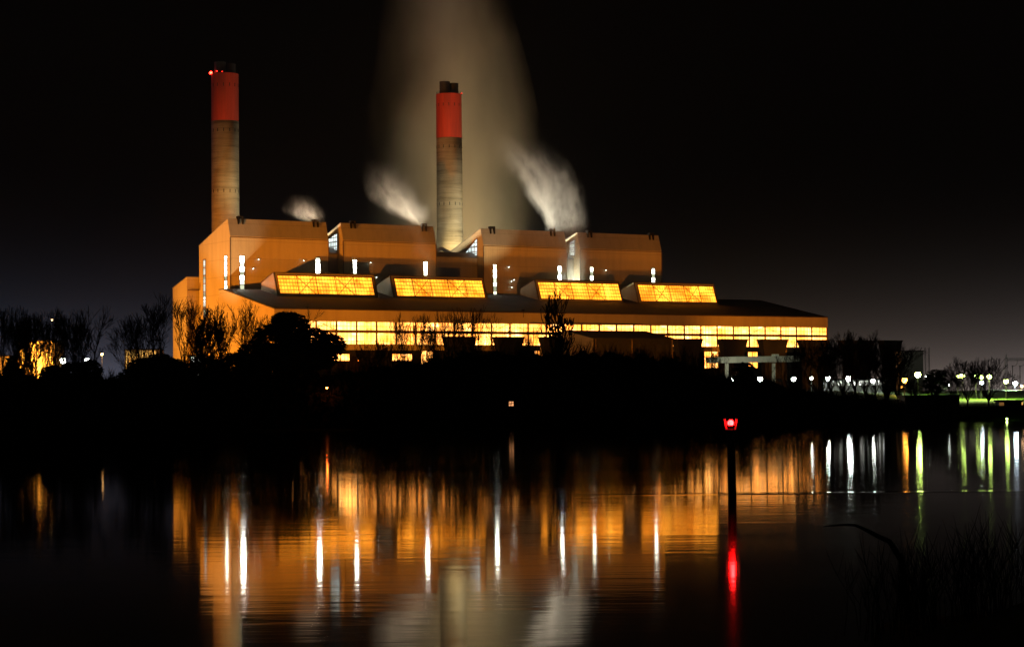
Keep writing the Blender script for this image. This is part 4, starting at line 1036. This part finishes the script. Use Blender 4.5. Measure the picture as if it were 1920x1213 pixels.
# ------------------------------------------------------------------ steam
def fcurve(nt, src, pts, lo, hi):
    n = nt.nodes.new('ShaderNodeFloatCurve'); c = n.mapping.curves[0]
    while len(c.points) < len(pts): c.points.new(.5, .5)
    for q, (x, y) in zip(c.points, pts): q.location = (x, (y-lo)/(hi-lo)); q.handle_type = 'AUTO'
    n.mapping.update(); nt.links.new(src, n.inputs['Value'])
    return math_(nt, 'ADD', math_(nt, 'MULTIPLY', n.outputs[0], hi-lo), lo)
def steam(label, base, path, dens, nscale, thr, seed, color=(.95, .95, .93), stretch=.35, aniso=.2, soft=1.0, warp=1.6, warp_s=1.6):
    # path: list of (zfrac, centre x, radius, density factor); z height in metres from base
    H = path[-1][0]
    P = [(z/H, cx, r, a) for z, cx, r, a in path]
    b = MB(); n = 24; b0 = len(b.v)
    for f, cx, r, a in P:
        for k in range(n):
            th = 2*math.pi*k/n; b.v.append((cx+r*math.cos(th), r*math.sin(th), f*H))
    for i in range(len(P)-1):
        for k in range(n):
            k2 = (k+1) % n; b.f.append((i*n+k, i*n+k2, (i+1)*n+k2, (i+1)*n+k))
    b.f.append(tuple(range(n-1, -1, -1))); e = (len(P)-1)*n; b.f.append(tuple(e+k for k in range(n)))
    m, nt, out = newmat('steam')
    tc = N(nt, 'ShaderNodeTexCoord'); sx = N(nt, 'ShaderNodeSeparateXYZ'); nt.links.new(tc.outputs['Object'], sx.inputs[0])
    zf = math_(nt, 'MULTIPLY', sx.outputs[2], 1/H)
    cxs = [p[1] for p in P]; rs = [p[2] for p in P]
    lo, hi = min(cxs)-1, max(cxs)+1
    cx = fcurve(nt, zf, [(p[0], p[1]) for p in P], lo, hi)
    rr = fcurve(nt, zf, [(p[0], p[2]) for p in P], 0, max(rs)*1.05)
    aa = fcurve(nt, zf, [(p[0], p[3]) for p in P], 0, 1)
    w1 = N(nt, 'ShaderNodeTexNoise'); w1.inputs['Scale'].default_value = warp_s/max(rs); w1.inputs['Detail'].default_value = 4; w1.inputs['Roughness'].default_value = .6
    mpw = N(nt, 'ShaderNodeMapping'); mpw.inputs['Location'].default_value = (seed*13.1, seed*5.7, 0); mpw.inputs['Scale'].default_value = (1, 1, .55)
    nt.links.new(tc.outputs['Object'], mpw.inputs[0]); nt.links.new(mpw.outputs[0], w1.inputs['Vector'])
    wc = N(nt, 'ShaderNodeSeparateColor'); nt.links.new(w1.outputs['Color'], wc.inputs[0])
    amp = math_(nt, 'MULTIPLY', rr, warp)
    dx = math_(nt, 'ADD', math_(nt, 'SUBTRACT', sx.outputs[0], cx), math_(nt, 'MULTIPLY', math_(nt, 'SUBTRACT', wc.outputs[0], .5), amp))
    yy = math_(nt, 'ADD', sx.outputs[1], math_(nt, 'MULTIPLY', math_(nt, 'SUBTRACT', wc.outputs[1], .5), amp))
    rad = math_(nt, 'DIVIDE', math_(nt, 'SQRT', math_(nt, 'ADD', math_(nt, 'MULTIPLY', dx, dx), math_(nt, 'MULTIPLY', yy, yy))), math_(nt, 'MAXIMUM', rr, .05))
    fall = math_(nt, 'SUBTRACT', 1, rad, clamp=True)
    fall = math_(nt, 'POWER', fall, soft)
    # noise is carried along the axis, drawn out in the direction of flow
    cb = N(nt, 'ShaderNodeCombineXYZ'); nt.links.new(math_(nt, 'ADD', math_(nt, 'DIVIDE', dx, math_(nt, 'MAXIMUM', rr, .05)), seed*7.3), cb.inputs[0])
    nt.links.new(math_(nt, 'DIVIDE', yy, math_(nt, 'MAXIMUM', rr, .05)), cb.inputs[1]); nt.links.new(math_(nt, 'MULTIPLY', zf, stretch*H/max(rs)), cb.inputs[2])
    ns = noise(nt, cb.outputs[0], nscale, 5, .55, .4)
    nn = math_(nt, 'MULTIPLY', math_(nt, 'SUBTRACT', ns, thr), 1/(1-thr)*2, clamp=True)
    d = math_(nt, 'MULTIPLY', math_(nt, 'MULTIPLY', fall, nn), math_(nt, 'MULTIPLY', aa, dens))
    v = N(nt, 'ShaderNodeVolumePrincipled'); v.inputs['Color'].default_value = (*color, 1); v.inputs['Anisotropy'].default_value = aniso
    nt.links.new(d, v.inputs['Density']); nt.links.new(v.outputs[0], out.inputs['Volume'])
    o = part('steam_plume', b, m); o.location = base; tag(o, label, 'steam', 'steam plumes over the power station')
    return o
def pxm(Y): return Y/F
# great column
Yc = 1045
def col_path(rows, Y, vb):
    out = []; b0 = at(rows[0][0], vb, Y)
    for (u, v, rpx, a) in rows:
        p = at(u, v, Y); out.append((p.z-b0.z, p.x-b0.x, rpx*Y/F, a))
    return b0, out
b0, pa = col_path([(850, 478, 178, .9), (850, 420, 186, 1), (850, 340, 184, .9), (850, 250, 172, .9), (847, 160, 154, .92), (842, 80, 138, .95), (836, 0, 122, .95), (832, -90, 112, .4), (830, -140, 106, .0)], Yc, 478)
steam('great pale steam column rising behind the right chimney out of the picture', b0, pa, .0215, 1.6, .20, 1, stretch=.10, soft=1.45, warp=.9, warp_s=1.4)
# jet on the right: bright wisp from the ridge of the third block
b0, pa = col_path([(1038, 436, 6, 1), (1034, 424, 13, 1), (1027, 404, 21, .95), (1018, 378, 31, .8), (1006, 348, 41, .62), (990, 318, 48, .44), (972, 292, 48, .24), (954, 268, 44, .08), (940, 250, 40, 0)], 958, 436)
steam('bright white steam jet from the ridge of the third boiler house', b0, pa, .33, 2.3, .36, 2, stretch=.16, soft=1.8, warp=1.3)
b0, pa = col_path([(1074, 526, 28, 1), (1073, 505, 32, 1), (1071, 480, 36, .9), (1068, 455, 40, .8), (1064, 425, 46, .6), (1056, 390, 54, .55), (1044, 352, 58, .42), (1026, 318, 56, .26), (1008, 288, 50, .10), (994, 260, 44, 0)], 962, 526)
steam('grey steam drifting up in front of the gap between the right boiler houses', b0, pa, .20, 2.4, .36, 3, stretch=.18, soft=1.5, warp=1.5)
b0, pa = col_path([(789, 424, 10, 1), (781, 413, 27, 1), (766, 399, 46, 1), (752, 383, 56, .75), (740, 365, 56, .45), (728, 342, 51, .2), (720, 318, 46, .06), (714, 300, 41, 0)], 926, 424)
steam('white steam puff leaving the ridge of the second boiler house', b0, pa, .24, 2.2, .36, 4, stretch=.18, soft=1.8, warp=1.5)
b0, pa = col_path([(590, 418, 15, 1), (584, 411, 29, 1), (576, 404, 41, 1), (570, 395, 44, .6), (566, 385, 39, .3), (562, 374, 32, .1), (558, 364, 27, 0)], 903, 418)
steam('small curl of steam above the ridge of the leftmost boiler house', b0, pa, .28, 2.3, .38, 5, stretch=.25, soft=1.9, warp=1.8)
b0, pa = col_path([(801, 521, 27, 1), (799, 500, 30, .85), (795, 475, 34, .55), (790, 450, 37, .36), (784, 425, 37, .2), (778, 400, 34, 0)], 868, 521)
steam('thin steam rising in front of the second boiler house window strip', b0, pa, .22, 2.0, .28, 6, stretch=.3, soft=1.8, warp=1.2)
# unseen fill lights added behind ridges and in bays to brighten the steam
point('steam_fill', W(B[2][2]-9, 16, zridge-3.1), 8.5e4, (1, .92, .70), .4)
point('steam_fill', W(B[1][2]-8, 16, zridge-3.1), 5.5e4, (1, .84, .58), .4)
point('steam_fill', W(B[0][2]-6, 16, zridge-3.1), 2.2e4, (1, .80, .54), .4)
point('bay_fill', W(B[2][2]+3, 2, 56), 1.0e4, (1, 1, .70), .4)
point('bay_fill', W(ht(803, 515, -6)[0], -6, 53.5), .35e4, (1, 1, .74), .4)
point('bay_fill', W(B[1][1]-3.5, 16, 68), .7e4, (1, 1, .76), .4)

point('bay_fill', W(ht(1070, 515, -9)[0], -9, 52.5), 2.2e4, (1, 1, .70), .4)
flood('unseen warm fill light added to brighten the steam column', W(c2s+12, 62, 60), W(c2s+6, 92, 230), 3.4*K, (1, .56, .17), 60, .9, 2)  # added warm fill for the upper part of the column
# damp night air over the river and the station
HAZE = 2.0e-5
if HAZE:
    b = MB(); b.box((-700, -70, -3), (900, 1500, 262)); m_, nt, out = newmat('damp_air')
    v = N(nt, 'ShaderNodeVolumePrincipled'); v.inputs['Color'].default_value = (.9, .9, .9, 1); v.inputs['Density'].default_value = HAZE; v.inputs['Anisotropy'].default_value = .3
    nt.links.new(v.outputs[0], out.inputs['Volume']); o = part('haze', b, m_); o['kind'] = 'stuff'; o['label'] = 'thin damp night haze over river and station'; o['category'] = 'haze'

# moonless night: a bare trace of skylight from the west
sl_ = bpy.data.lights.new('night_sun', 'SUN'); sl_.energy = .0015; sl_.angle = R(10); so = bpy.data.objects.new('night_sun', sl_); COL.objects.link(so); so.rotation_euler = (R(60), 0, R(200))

# ------------------------------------------------------------------ render settings
sc.view_settings.view_transform = 'Standard'; sc.view_settings.look = 'None'; sc.view_settings.exposure = 0; sc.view_settings.gamma = 1
sc.render.engine = 'CYCLES'
c = sc.cycles
c.use_denoising = True
c.max_bounces = 6; c.diffuse_bounces = 2; c.glossy_bounces = 3; c.transmission_bounces = 2; c.volume_bounces = 1; c.transparent_max_bounces = 6
c.volume_step_rate = 2.0; c.volume_max_steps = 128
c.sample_clamp_indirect = 4; c.sample_clamp_direct = 0
c.caustics_reflective = False
